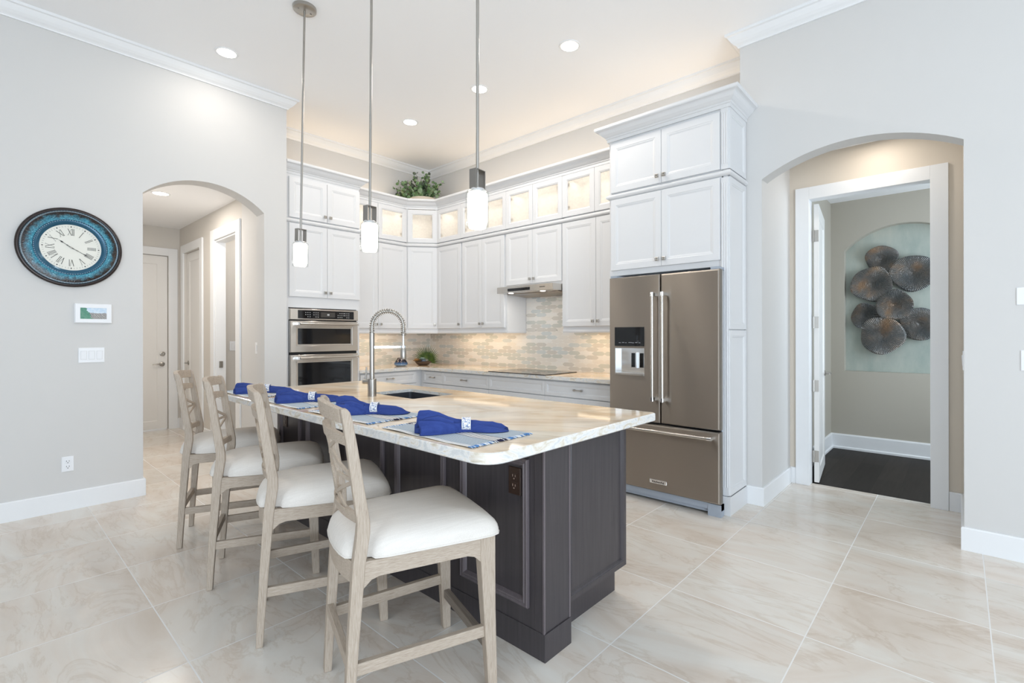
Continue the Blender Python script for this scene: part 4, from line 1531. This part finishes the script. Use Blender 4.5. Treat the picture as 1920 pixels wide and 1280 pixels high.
# ------------------------------------------------------------------ bar stools
def make_stool():
    """x forwards, y to the sitter's left, z up; rear legs' foot at x = -0.27"""
    t = thing('bar_stool', 'x', 'bar stool', (0, 0, 0), 0, 'bar stools along the island')
    X = lambda s: s - 0.27
    rear = [(0.0, -0.008, 0.020), (0.10, -0.004, 0.026), (0.33, 0.007, 0.043), (0.56, 0.021, 0.062), (0.66, 0.034, 0.077), (0.70, 0.036, 0.077), (0.82, 0.020, 0.057), (0.95, 0.003, 0.037), (1.040, -0.010, 0.021), (1.064, -0.014, 0.013), (1.076, -0.016, 0.003)]
    for sy in (-1, 1):
        rs = []
        for z, a, b2 in rear:
            yo = 0.215 + 0.004 * max(0, (z - 0.66)) / 0.4
            wdt = 0.036 if z < 0.7 else 0.030
            rs.append([(X(a), sy * yo, z), (X(b2), sy * yo, z), (X(b2), sy * (yo - wdt), z), (X(a), sy * (yo - wdt), z)])
        MB().rings(rs).build('rear_leg', M_oakz, t, bevel=0.004)
        rs = []
        for z, a, b2, yo, wdt in ((0.0, 0.492, 0.528, 0.246, 0.034), (0.30, 0.474, 0.522, 0.243, 0.044), (0.50, 0.462, 0.522, 0.242, 0.050), (0.572, 0.462, 0.522, 0.242, 0.050)):
            rs.append([(X(a), sy * yo, z), (X(b2), sy * yo, z), (X(b2), sy * (yo - wdt), z), (X(a), sy * (yo - wdt), z)])
        MB().rings(rs).build('front_leg', M_oakz, t, bevel=0.004)
    # seat rails with arched ends
    for sy in (-1, 1):
        n = 16
        top, bot = [], []
        for k in range(n + 1):
            f = k / n
            s = 0.055 + (0.465 - 0.055) * f
            y = 0.211 + (0.238 - 0.211) * f
            e = min(f, 1 - f) * (0.41)
            zb = 0.515 - 0.032 * max(0, 1 - e / 0.05) ** 2
            top.append((X(s), sy * y, 0.571))
            bot.append((X(s), sy * y, zb))
        off = Vector((0, -sy * 0.024, 0))
        m = MB()
        a = len(top)
        vs = top + bot + [Vector(p) + off for p in top] + [Vector(p) + off for p in bot]
        fs = []
        for k in range(n):
            fs += [(k, k + 1, a + k + 1, a + k), (2 * a + k + 1, 2 * a + k, 3 * a + k, 3 * a + k + 1), (k + 1, k, 2 * a + k, 2 * a + k + 1), (a + k, a + k + 1, 3 * a + k + 1, 3 * a + k)]
        fs += [(0, a, 3 * a, 2 * a), (n, 2 * a + n, 3 * a + n, a + n)]
        m.add(vs, fs)
        m.build('side_rail', M_oakx, t, bevel=0.002)
    MB().box(X(0.475), X(0.515), -0.195, 0.195, 0.505, 0.571).build('front_rail', M_oaky, t, bevel=0.003)
    rs = []
    for k in range(13):
        f = k / 12
        y = -0.182 + 0.364 * f
        bow = 0.026 * (1 - (2 * f - 1) ** 2)
        rs.append([(X(0.022 - bow), y, 0.500), (X(0.046 - bow), y, 0.500), (X(0.046 - bow), y, 0.571), (X(0.022 - bow), y, 0.571)])
    MB().rings(rs).build('rear_rail', M_oaky, t)
    # stretchers
    for sy in (-1, 1):
        MB().bar((X(0.03), sy * 0.198, 0.224), (X(0.49), sy * 0.222, 0.224), 0.022, 0.040).build('side_stretcher', M_oakx, t, bevel=0.002)
    MB().bar((X(0.015), -0.185, 0.245), (X(0.015), 0.185, 0.245), 0.022, 0.040).build('rear_stretcher', M_oaky, t, bevel=0.002)
    MB().bar((X(0.505), -0.206, 0.160), (X(0.505), 0.206, 0.160), 0.026, 0.036).build('footrest', wood('footrest_oak', (0.16, 0.13, 0.105), (0.30, 0.26, 0.22), (90, 5, 90)), t, bevel=0.002)
    # cushion
    half = [(-0.012, 0.0), (-0.010, 0.06), (-0.004, 0.115), (0.008, 0.16), (0.035, 0.176), (0.066, 0.180), (0.086, 0.190), (0.094, 0.212), (0.13, 0.222), (0.30, 0.238), (0.44, 0.250), (0.505, 0.252), (0.532, 0.243), (0.545, 0.222), (0.552, 0.14), (0.555, 0.0)]
    full = half + [(s, -y) for s, y in reversed(half[1:-1])]
    cs = 0.27
    rs = []
    for sc, dz in ((0.975, 0.571), (0.995, 0.574), (1.0, 0.580), (0.998, 0.590), (0.985, 0.604), (0.955, 0.620), (0.90, 0.635), (0.80, 0.648), (0.62, 0.659), (0.4, 0.664), (0.18, 0.666)):
        rs.append([(X(cs + (s - cs) * sc), y * sc, dz) for s, y in full])
    MB().rings(rs).build('seat', M_linen, t, smooth=60)
    piping = [(X(cs + (s - cs) * 1.0), y * 1.0, 0.5775) for s, y in full]
    MB().tube(piping, 0.003, 6, loop=True).build('piping', M_linen, t, smooth=60)

    # back: crest rail, second rail, lattice, bottom rail; bowed and raked
    def Bp(u, z, off=0.0):
        hw = 0.188
        bow = 0.030 * (1 - u * u)
        z0, z1 = 0.70, 1.076
        s = 0.050 + (-0.008 - 0.050) * (z - z0) / (z1 - z0)
        return Vector((X(s - bow + off), u * hw, z))

    def rail(z0, z1, th, name, arch=0.0):
        rs = []
        for k in range(15):
            u = -1.0 + 2.0 * k / 14
            up = arch * (1 - u * u)
            rs.append([Bp(u, z0 + up * 0.5, -th / 2), Bp(u, z0 + up * 0.5, th / 2), Bp(u, z1 + up, th / 2), Bp(u, z1 + up, -th / 2)])
        MB().rings(rs).build(name, M_oaky, t, bevel=0.002)
    rail(1.026, 1.072, 0.024, 'crest_rail', 0.012)
    rail(0.952, 0.986, 0.018, 'upper_rail', 0.010)
    rail(0.690, 0.722, 0.020, 'lower_rail')
    m = MB()
    z0, z1 = 0.718, 0.955

    def stick(u0, v0, u1, v1, w=0.0125, dep=0.007):
        n = 3
        for k in range(n):
            a, b2 = k / n, (k + 1) / n
            p = Bp(u0 + (u1 - u0) * a, z0 + (z1 - z0) * (v0 + (v1 - v0) * a))
            q = Bp(u0 + (u1 - u0) * b2, z0 + (z1 - z0) * (v0 + (v1 - v0) * b2))
            m.bar(p, q, w, dep, up=(1, 0, 0))
    for sg in (-1, 1):
        stick(sg * 0.50, 1, -sg * 1.0, 0.52)
        stick(sg * 0.50, 0, -sg * 1.0, 0.48)
        stick(0, 0.84, sg * 0.34, 0.5)
        stick(sg * 0.34, 0.5, 0, 0.16)
        stick(sg * 0.34, 0.5, sg * 1.0, 0.5)
    m.build('lattice', M_oakz, t)
    return t


th = math.radians(-23.3)
fa, lb = Vector((math.cos(th), math.sin(th), 0)), Vector((-math.sin(th), math.cos(th), 0))
st0 = make_stool()
LB = ['washed oak bar stool with cream seat nearest the camera, at the island corner',
      'washed oak bar stool with cream seat, second from the camera along the island',
      'washed oak bar stool with cream seat, third from the camera along the island',
      'washed oak bar stool with cream seat farthest from the camera, nearest the hall arch']
for i, (x, y, dg) in enumerate(((0.779, 1.472, -17.5), (0.776, 2.205, -22), (0.782, 2.896, -24), (0.815, 3.605, -22.5))):
    th = math.radians(dg)
    fa, lb = Vector((math.cos(th), math.sin(th), 0)), Vector((-math.sin(th), math.cos(th), 0))
    o = st0 if i == 0 else copy_tree(st0)
    p = Vector((x, y, 0)) + fa * 0.27 + lb * 0.215
    o.location = p
    o.rotation_euler = (0, 0, th)
    o['label'] = LB[i]


# ------------------------------------------------------------------ place settings
def make_placemat():
    t = thing('placemat', 'x', 'placemat', (0, 0, 0), 0, 'striped placemats on the island')
    Wd, Ln = 0.325, 0.53
    # strips across x: (width, material)
    strips = [(0.006, 1), (0.006, 0), (0.006, 1), (0.104, 0)]
    for k in range(4):
        strips += [(0.005, 2), (0.009, 1)]
    strips += [(0.005, 2), (0.0, 0)]
    used = sum(s for s, _ in strips)
    strips[-1] = (Wd - used, 0)
    rnd = random.Random(3)
    ny = 24

    def zz(x, y):
        return 0.0028 + 0.0012 * math.sin(9 * y + 5 * x) + 0.0009 * math.sin(31 * y + 3)
    m = MB()
    x = -Wd / 2
    for wdt, mi in strips:
        vs, fs = [], []
        for k in range(ny + 1):
            y = -Ln / 2 + Ln * k / ny
            vs += [(x, y, zz(x, y)), (x + wdt, y, zz(x + wdt, y))]
        for k in range(ny):
            fs.append((2 * k, 2 * k + 1, 2 * k + 3, 2 * k + 2))
        m.add(vs, fs, mi)
        x += wdt
    o = m.build('cloth', [M_mat_check, M_mat_white, M_mat_navy], t)
    sd = o.modifiers.new('thickness', 'SOLIDIFY')
    sd.thickness = 0.0016
    sd.offset = 1
    for s in (-1, 1):
        m = MB()
        n = 84
        for k in range(n):
            xx = -Wd / 2 + Wd * (k + 0.5) / n
            u = xx + Wd / 2
            mi = 0 if rnd.random() < 0.6 else 1
            if 0.118 < u < 0.19:
                mi = 2 if rnd.random() < 0.6 else 1
            L = 0.018 + rnd.random() * 0.008
            dx = (rnd.random() - 0.5) * 0.012
            m.tube([(xx, s * Ln / 2 * 0.995, 0.0035), (xx + dx * 0.4, s * (Ln / 2 + L * 0.5), 0.0042), (xx + dx, s * (Ln / 2 + L), 0.0022)], [0.0015, 0.0019, 0.0012], 5, mi)
        m.build('fringe', M_fringe, t)
    return t


def make_napkin(seed, big):
    """along x; wide fan of cloth at -x, tail at +x, ring near x = 0.035"""
    t = thing('napkin', 'x', 'napkin', (0, 0, 0), 0, 'folded napkins on the placemats')
    rnd = random.Random(seed)
    xr = 0.03
    sec = [(-0.085, 0.050, 0.040), (-0.120, 0.058, 0.046 + 0.012 * big), (-0.158, 0.070, 0.052 + 0.020 * big), (-0.152, 0.076, 0.056 + 0.022 * big), (-0.115, 0.074, 0.060 + 0.024 * big), (-0.075, 0.064, 0.056 + 0.020 * big), (-0.04, 0.051, 0.050 + 0.008 * big), (-0.01, 0.037, 0.047), (xr - 0.012, 0.026, 0.046), (xr + 0.012, 0.025, 0.045), (0.07, 0.036, 0.043), (0.105, 0.047, 0.038), (0.140, 0.052, 0.034), (0.172, 0.044, 0.026), (0.192, 0.030, 0.012)]
    n = 28
    ph = rnd.random() * 6
    rs = []
    for x, w, h in sec:
        far = min(abs(x - xr) / 0.12, 1)
        ring = []
        tent = lambda q, c, hw: max(0.0, 1 - abs(q - c) / hw)
        side = 1 if x < xr else -1
        for k in range(n):
            a = PI * k / (n - 1)
            u = math.cos(a)
            zs = h * max(math.sin(a), 0) ** 0.75
            dr = 0.22 * math.sin(ph + x * 9)
            zt = h * 1.28 * max(tent(u, 0.22 * side + dr, 0.62), 0.62 * tent(u, -0.52 * side + dr, 0.42), 0.40 * tent(u, 0.78 * side, 0.30))
            if x > xr:
                zt = h * 1.05 * max(tent(u, 0.1 + dr, 0.7), 0.55 * tent(u, -0.6, 0.38), 0.5 * tent(u, 0.65, 0.34))
            edge = min(1.0, math.sin(a) * 6)
            z = (zs * (1 - far) + zt * far) * edge
            ring.append((x + 0.010 * far * math.sin(3 * a + ph), w * u, z + 0.0006))
        rs.append(ring)
    vs = [p for r in rs for p in r]
    m = MB().rings(rs)
    m.build('cloth', M_napkin, t, smooth=42)
    # inner folds standing in the open end of the fan
    for sg, hh in ((0.4, 0.045), (-0.35, 0.06)):
        q = MB()
        rs = []
        for x, f in ((-0.175, 0.5), (-0.13, 0.9), (-0.08, 1.0), (-0.02, 0.7)):
            ring = []
            for k in range(9):
                a = PI * k / 8
                ring.append((x, sg * 0.06 * f + 0.024 * f * math.cos(a), 0.001 + (hh + 0.012 * big) * f * math.sin(a)))
            rs.append(ring)
        q.rings(rs).build('fold', M_napkin, t, smooth=70)
    return t


def ring_mat():
    m = mat('toile_print', (0.85, 0.85, 0.85), 0.4)
    T = NT(m)
    v = T.coord('Object')
    vo = T.n('ShaderNodeTexVoronoi', feature='DISTANCE_TO_EDGE', i_Scale=95.0)
    T.l(v, vo.inputs['Vector'])
    n = T.noise(v, 140, 2)
    f = T.math('MULTIPLY', T.math('LESS_THAN', vo.outputs['Distance'], 0.12), T.math('GREATER_THAN', n, 0.44))
    T.col(T.mix(f, (0.86, 0.86, 0.86), (0.22, 0.28, 0.46)))
    return m


M_ring = ring_mat()


def make_ring():
    t = thing('napkin_ring', 'x', 'napkin ring', (0, 0, 0), 0, 'patterned napkin rings on the napkins')
    m = MB()
    rs = []
    for x, e in ((-0.017, 0), (-0.017, 0.003), (0.017, 0.003), (0.017, 0)):
        rs.append([(x, (0.029 + e) * math.cos(2 * PI * k / 32), 0.0285 + (0.0255 + e) * math.sin(2 * PI * k / 32)) for k in range(32)])
    m.rings(rs, loop=True)
    m.build('band', M_ring, t, smooth=50)
    m = MB()
    for x in (-0.0165, 0.0165):
        m.tube([(x, 0.032 * math.cos(2 * PI * k / 32), 0.0285 + 0.0283 * math.sin(2 * PI * k / 32)) for k in range(32)], 0.0016, 6, loop=True)
    m.build('edge', M_white, t, smooth=60)
    return t


pos = ['nearest the camera', 'second from the camera', 'third from the camera', 'farthest from the camera']
ys = (1.565, 2.255, 2.945, 3.63)
pm0 = make_placemat()
rg0 = make_ring()
np0 = None
for i, y in enumerate(ys):
    o = pm0 if i == 0 else copy_tree(pm0)
    o.location = (1.305, y, 0.9145)
    o.rotation_euler = (0, 0, (0.0, 0.015, -0.01, 0.02)[i])
    o['label'] = 'blue and white striped fringed placemat on the island, ' + pos[i]
    nk = make_napkin(20 + i, (0.6, 0.6, 0.15, 0.0)[i])
    a = (-0.735, -0.82, -0.66, -0.62)[i]
    c = Vector((1.300, y - 0.032, 0.9195))
    nk.location = c
    nk.rotation_euler = (0, 0, a)
    nk['label'] = 'cobalt blue cloth napkin gathered in a ring, ' + pos[i]
    r = rg0 if i == 0 else copy_tree(rg0)
    r.location = c + Vector((math.cos(a), math.sin(a), 0)) * 0.03
    r.rotation_euler = (0, 0, a)
    r['label'] = 'white napkin ring with blue floral print, ' + pos[i]


# ------------------------------------------------------------------ pendants
def make_pendant(top, bot):
    top, bot = Vector(top), Vector(bot)
    t = thing('pendant_light', 'x', 'pendant light', top, 0, 'pendant lamps over the island')
    ax = (bot - top)
    L = ax.length
    q = Vector((0, 0, -1)).rotation_difference(ax.normalized()).to_matrix().to_4x4()
    o = MB().lathe([(0.0, -0.0), (0.078, -0.0), (0.080, -0.004), (0.078, -0.022), (0.072, -0.026), (0.016, -0.027)][1:], seg=40).build('canopy', M_nickel, t, smooth=40)
    m = MB()
    for s in (-1, 1):
        m.lathe([(0.006, -0.026), (0.006, -0.031), (0.003, -0.033)], (s * 0.045, 0, 0), 12)
    m.build('canopy_screw', M_nickel, o)
    z = lambda h: -(L - h)      # h measured up from the lamp's bottom
    MB().tube([(0, 0, -0.027), (0, 0, z(0.178))], 0.0075, 14).xf(q).build('rod', M_nickel, t, smooth=40)
    br = []
    hw, z0, z1 = 0.031, 0.180, 0.272
    m = MB()
    a = 0.12
    dd = 0.022
    for s in (-1, 1):
        m.box(s * hw - 0.002, s * hw + 0.002, -dd, dd, z(z0), z(z1))
    m.box(-hw, hw, -dd, dd, z(z1) - 0.004, z(z1)).box(-hw, hw, -dd, dd, z(z0), z(z0) + 0.004)
    m.xf(q @ Matrix.Rotation(a, 4, 'Z')).build('bracket', M_bracket, t, bevel=0.001)
    MB().lathe([(0.008, z(0.186)), (0.034, z(0.183)), (0.038, z(0.176)), (0.038, z(0.166))], seg=32).xf(q).build('cap', M_chrome, t, smooth=40)
    MB().lathe([(0.012, z(0.174)), (0.050, z(0.172)), (0.0555, z(0.164)), (0.0555, z(0.006)), (0.052, z(0.0)), (0.012, z(0.0)), (0.012, z(0.004)), (0.050, z(0.005)), (0.052, z(0.010)), (0.052, z(0.162)), (0.048, z(0.168)), (0.012, z(0.170))], seg=40, cap=False, loop=True).xf(q).build('glass_cylinder', M_glass, t, smooth=40)
    MB().lathe([(0.030, z(0.165)), (0.043, z(0.162)), (0.0465, z(0.155)), (0.0465, z(0.028)), (0.044, z(0.022)), (0.030, z(0.021))], seg=36).xf(q).build('diffuser', M_lamp, t, smooth=40)
    return t


PL = ['brushed nickel pendant lamp with glass cylinder, leftmost of three over the island',
      'brushed nickel pendant lamp with glass cylinder, middle of three over the island',
      'brushed nickel pendant lamp with glass cylinder, rightmost and nearest of three over the island']
for lab, tp, bt in zip(PL, ((1.56, 3.527, ZC), (1.56, 2.625, ZC), (1.56, 1.697, ZC)), ((1.56, 3.607, 1.813), (1.56, 2.657, 1.813), (1.56, 1.704, 1.815))):
    p = make_pendant(tp, bt)
    p['label'] = lab


# ------------------------------------------------------------------ greenery and ornaments
def leaf_mat(name, ca, cb):
    m = mat(name, ca, 0.5)
    T = NT(m)
    v = T.coord('Object')
    T.col(T.ramp(T.noise(v, 22, 2), [(0.35, ca), (0.65, cb)]))
    return m


def eucalyptus():
    t = thing('eucalyptus_arrangement', 'green eucalyptus arrangement on top of the corner cabinet', 'plant', (3.98, 5.42, 3.085))
    MB().lathe([(0.13, 0), (0.17, 0.01), (0.185, 0.045), (0.18, 0.05), (0.165, 0.015), (0.02, 0.012)], seg=36, cap=True).build('basket', mat('basket_cream', (0.62, 0.54, 0.44), 0.8), t, smooth=40)
    rnd = random.Random(5)
    side = Vector((0.662, -0.7497, 0))
    toward = Vector((-0.7497, -0.662, 0))
    ms, ml = MB(), MB()
    for k in range(60):
        f = (k + rnd.random()) / 84 * 2 - 1
        if k % 3 == 0:
            f *= 0.6
        base = side * (f * 0.13) + toward * (rnd.random() - 0.5) * 0.16 + Vector((0, 0, 0.02))
        L = (0.19 + rnd.random() * 0.20) * (1.0 - 0.2 * abs(f))
        dirv = (side * f * 1.25 + toward * (rnd.random() - 0.5) * 0.7 + Vector((0, 0, 1.0 - 0.45 * abs(f)))).normalized()
        pts = []
        n = 7
        for i in range(n):
            s = i / (n - 1)
            p = base + dirv * L * s + side * f * 0.10 * s * s + Vector((0, 0, -0.10 * abs(f) * s * s))
            p.x = min(p.x, 0.345)
            p.y = min(p.y, 0.325)
            pts.append(p)
        ms.tube(pts, [0.0028] * (n - 1) + [0.0015], 5)
        dark = rnd.random() < 0.3
        for i in range(1, n):
            for sgn in (-1, 1):
                d = (pts[i] - pts[i - 1]).normalized()
                rv = Vector((rnd.random() - 0.5, rnd.random() - 0.5, rnd.random() - 0.5))
                o = (d.cross(rv)).normalized() * sgn
                o = (o + d * 0.5 + toward * 0.25).normalized()
                nrm = (d.cross(o) + toward * 0.6 + rv * 0.5).normalized()
                u = o
                v2 = nrm.cross(u).normalized()
                r = 0.033 * (1.0 - 0.45 * i / n) * (0.8 + rnd.random() * 0.45)
                c = pts[i] + u * r * 1.05
                c.x = min(c.x, 0.33)
                c.y = min(c.y, 0.31)
                ring = []
                for j in range(9):
                    a = 2 * PI * j / 9
                    q = c + u * math.cos(a) * r + v2 * math.sin(a) * r * 0.82 + nrm.normalized() * (0.12 * r * math.cos(2 * a))
                    q.x = min(q.x, 0.36)
                    q.y = min(q.y, 0.335)
                    q.z = max(q.z, 0.01)
                    ring.append(q)
                b0 = len(ml.v)
                ml.add(ring + [c - nrm * 0.1 * r], [(j, (j + 1) % 9, 9) for j in range(9)], 1 if dark else (2 if rnd.random() < 0.35 else 0))
    ms.build('stems', mat('stem_brown', (0.12, 0.10, 0.06), 0.7), t)
    ml.build('foliage', [leaf_mat('leaf_green', (0.085, 0.17, 0.06), (0.19, 0.30, 0.13)), leaf_mat('leaf_dark', (0.05, 0.075, 0.05), (0.11, 0.14, 0.09)), leaf_mat('leaf_pale', (0.18, 0.28, 0.16), (0.30, 0.40, 0.24))], t)


eucalyptus()


def bowl_plant():
    t = thing('succulent_bowl', 'small brown bowl of succulents with a green palm fan on the corner worktop', 'plant', (3.93, 5.36, 0.9145))
    MB().lathe([(0.05, 0), (0.07, 0.006), (0.10, 0.035), (0.108, 0.055), (0.102, 0.055), (0.09, 0.035), (0.02, 0.03)], seg=36).build('bowl', mat('bowl_brown', (0.10, 0.075, 0.06), 0.35), t, smooth=40)
    side = Vector((0.662, -0.7497, 0))
    to = Vector((-0.7497, -0.662, 0))
    m = MB()
    c = side * 0.045 + Vector((0, 0, 0.05)) - to * 0.02
    for k in range(27):
        a = math.radians(-12 + 190 * k / 26)
        d = side * math.cos(a) + Vector((0, 0, math.sin(a)))
        L = 0.225 * (0.72 + 0.28 * math.sin(max(a, 0.2)))
        n = to
        w = d.cross(n).normalized()
        p = [c + d * 0.015, c + d * L * 0.45 + w * 0.0085 + n * 0.004, c + d * L + n * (0.01 * ((k % 3) - 1)), c + d * L * 0.45 - w * 0.0085 + n * 0.004, c + d * L * 0.45 - n * 0.003]
        m.add(p, [(0, 1, 4), (1, 2, 4), (2, 3, 4), (3, 0, 4)])
    m.build('palm_fan', leaf_mat('palm_green', (0.035, 0.075, 0.018), (0.10, 0.16, 0.03)), t)

    def rosette(cv, r, mt, nm, n=3):
        m = MB()
        for lay in range(n):
            for k in range(8):
                a = 2 * PI * (k + 0.5 * lay) / 8
                el = 0.25 + 0.4 * lay
                d = Vector((math.cos(a) * math.cos(el), math.sin(a) * math.cos(el), math.sin(el)))
                w = d.cross(Vector((0, 0, 1))).normalized()
                u = w.cross(d)
                L = r * (1 - 0.2 * lay)
                m.add([cv, cv + d * L * 0.6 + w * L * 0.28, cv + d * L, cv + d * L * 0.6 - w * L * 0.28, cv + d * L * 0.55 + u * L * -0.14], [(0, 1, 4), (1, 2, 4), (2, 3, 4), (3, 0, 4), (0, 3, 2, 1)])
        m.build(nm, mt, t)
    rosette(side * -0.005 + to * 0.03 + Vector((0, 0, 0.075)), 0.062, leaf_mat('succulent_grey', (0.22, 0.32, 0.28), (0.36, 0.44, 0.40)), 'succulent')
    rosette(side * 0.02 + to * 0.06 + Vector((0, 0, 0.05)), 0.05, leaf_mat('succulent_blue', (0.14, 0.20, 0.30), (0.28, 0.36, 0.46)), 'succulent')
    rosette(side * -0.07 + to * 0.02 + Vector((0, 0, 0.055)), 0.075, leaf_mat('succulent_orange', (0.38, 0.20, 0.07), (0.52, 0.34, 0.15)), 'succulent', 2)


bowl_plant()


def vase():
    t = thing('vase', 'small dark blue glazed vase behind the faucet on the rear worktop', 'vase', (3.64, 5.44, 0.9145))
    m = mat('vase_glaze', (0.02, 0.03, 0.08), 0.08)
    T = NT(m)
    sp = T.n('ShaderNodeSeparateXYZ')
    v = T.coord('Object')
    T.l(v, sp.inputs[0])
    z = T.math('ADD', sp.outputs[2], T.math('MULTIPLY', T.noise(v, 30, 3), 0.02))
    T.col(T.ramp(T.math('MULTIPLY', z, 8.0), [(0.1, (0.35, 0.45, 0.55)), (0.35, (0.06, 0.14, 0.30)), (0.55, (0.012, 0.014, 0.03)), (0.95, (0.03, 0.015, 0.012))]))
    MB().lathe([(0.055, 0), (0.082, 0.012), (0.086, 0.035), (0.070, 0.065), (0.048, 0.095), (0.046, 0.105), (0.042, 0.105), (0.044, 0.09), (0.03, 0.06)], seg=40).build('body', m, t, smooth=50)
    q = MB()
    for s in (-1, 1):
        pts = []
        for k in range(10):
            f = k / 9
            zz = 0.10 - 0.055 * f
            r = 0.0465 + (0.079 - 0.0465) * f ** 0.9
            a = math.radians(221 + s * (5 + 22 * abs(math.sin(f * 4.2))))
            pts.append((r * math.cos(a), r * math.sin(a), zz))
        q.tube(pts, 0.0028, 6)
    q.build('drip_lines', mat('drip_silver', (0.55, 0.45, 0.42), 0.2, 0.5), t, smooth=60)


vase()

# ------------------------------------------------------------------ metal disc sculpture in the niche
t = thing('metal_sculpture', 'cluster of ribbed bronze metal discs in the green arched niche', 'wall art', (6.70, 0.55, 1.7))
m_disc = mat('hammered_bronze', (0.23, 0.20, 0.18), 0.36, 0.75)
T = NT(m_disc)
v = T.coord('Object')
n = T.noise(v, 6, 3)
n2 = T.noise(v, 60, 3)
T.col(T.ramp(n, [(0.35, (0.17, 0.18, 0.185)), (0.55, (0.24, 0.225, 0.21)), (0.72, (0.36, 0.25, 0.17))]))
T.bump(n2, 0.6, 0.01)
for i, (y, z, r, xo, ph) in enumerate(((0.655, 2.150, 0.15, 0.05, 0), (0.385, 1.97, 0.195, 0.06, 1), (0.745, 1.874, 0.195, 0.075, 2), (0.537, 1.632, 0.165, 0.10, 3), (0.80, 1.52, 0.145, 0.055, 4), (0.650, 1.300, 0.205, 0.085, 5), (0.323, 1.424, 0.175, 0.05, 6))):
    m = MB()
    seg = 228
    rs = []
    for f, h in ((0.002, 0.0), (0.15, 0.006), (0.4, 0.012), (0.7, 0.014), (0.93, 0.010), (1.0, 0.004)):
        ring = []
        for k in range(seg):
            a = 2 * PI * k / seg
            rr = r * f * (1 + 0.035 * f * math.sin(3 * a + ph) + 0.025 * f * math.sin(5 * a + 2 * ph))
            rib = 0.0032 * (1 if k % 3 == 0 else -0.4) * min(1, f * 2)
            ring.append((6.70 - xo + 0.025 * (1 - f) - h + rib - 0.03 * f * f * math.sin(2 * a + ph), y + rr * math.cos(a), z + rr * math.sin(a)))
        rs.append(ring)
    back = [[(x + 0.004, yy, zz) for x, yy, zz in r_] for r_ in rs[::-1]]
    m.rings(rs + back, loop=True)
    m.build('disc', m_disc, t, world=True)
MB().tube([(6.692, 0.655, 2.1), (6.692, 0.6, 1.7), (6.692, 0.65, 1.35)], 0.005, 8).box(6.65, 6.699, 0.55, 0.6, 1.65, 1.7).build('bracket', m_disc, t, world=True)

# ceiling register in that room
t = thing('ceiling_vent', 'long white air vent in the ceiling seen through the open door', 'vent', (5.9, 0.55, 2.84))
MB().panel(-0.09, 0.09, -0.3, 0.3, 0, [(0, 0), (0, 0.006), (0.012, 0.009), (0.02, 0.004), (0.022, 0.0)]).xf(Matrix.Rotation(PI / 2, 4, 'X')).build('frame', M_trim, t)
m = MB()
for k in range(7):
    m.box(-0.065 + k * 0.02, -0.058 + k * 0.02, -0.28, 0.28, -0.006, -0.001)
m.build('slats', M_trim, t)
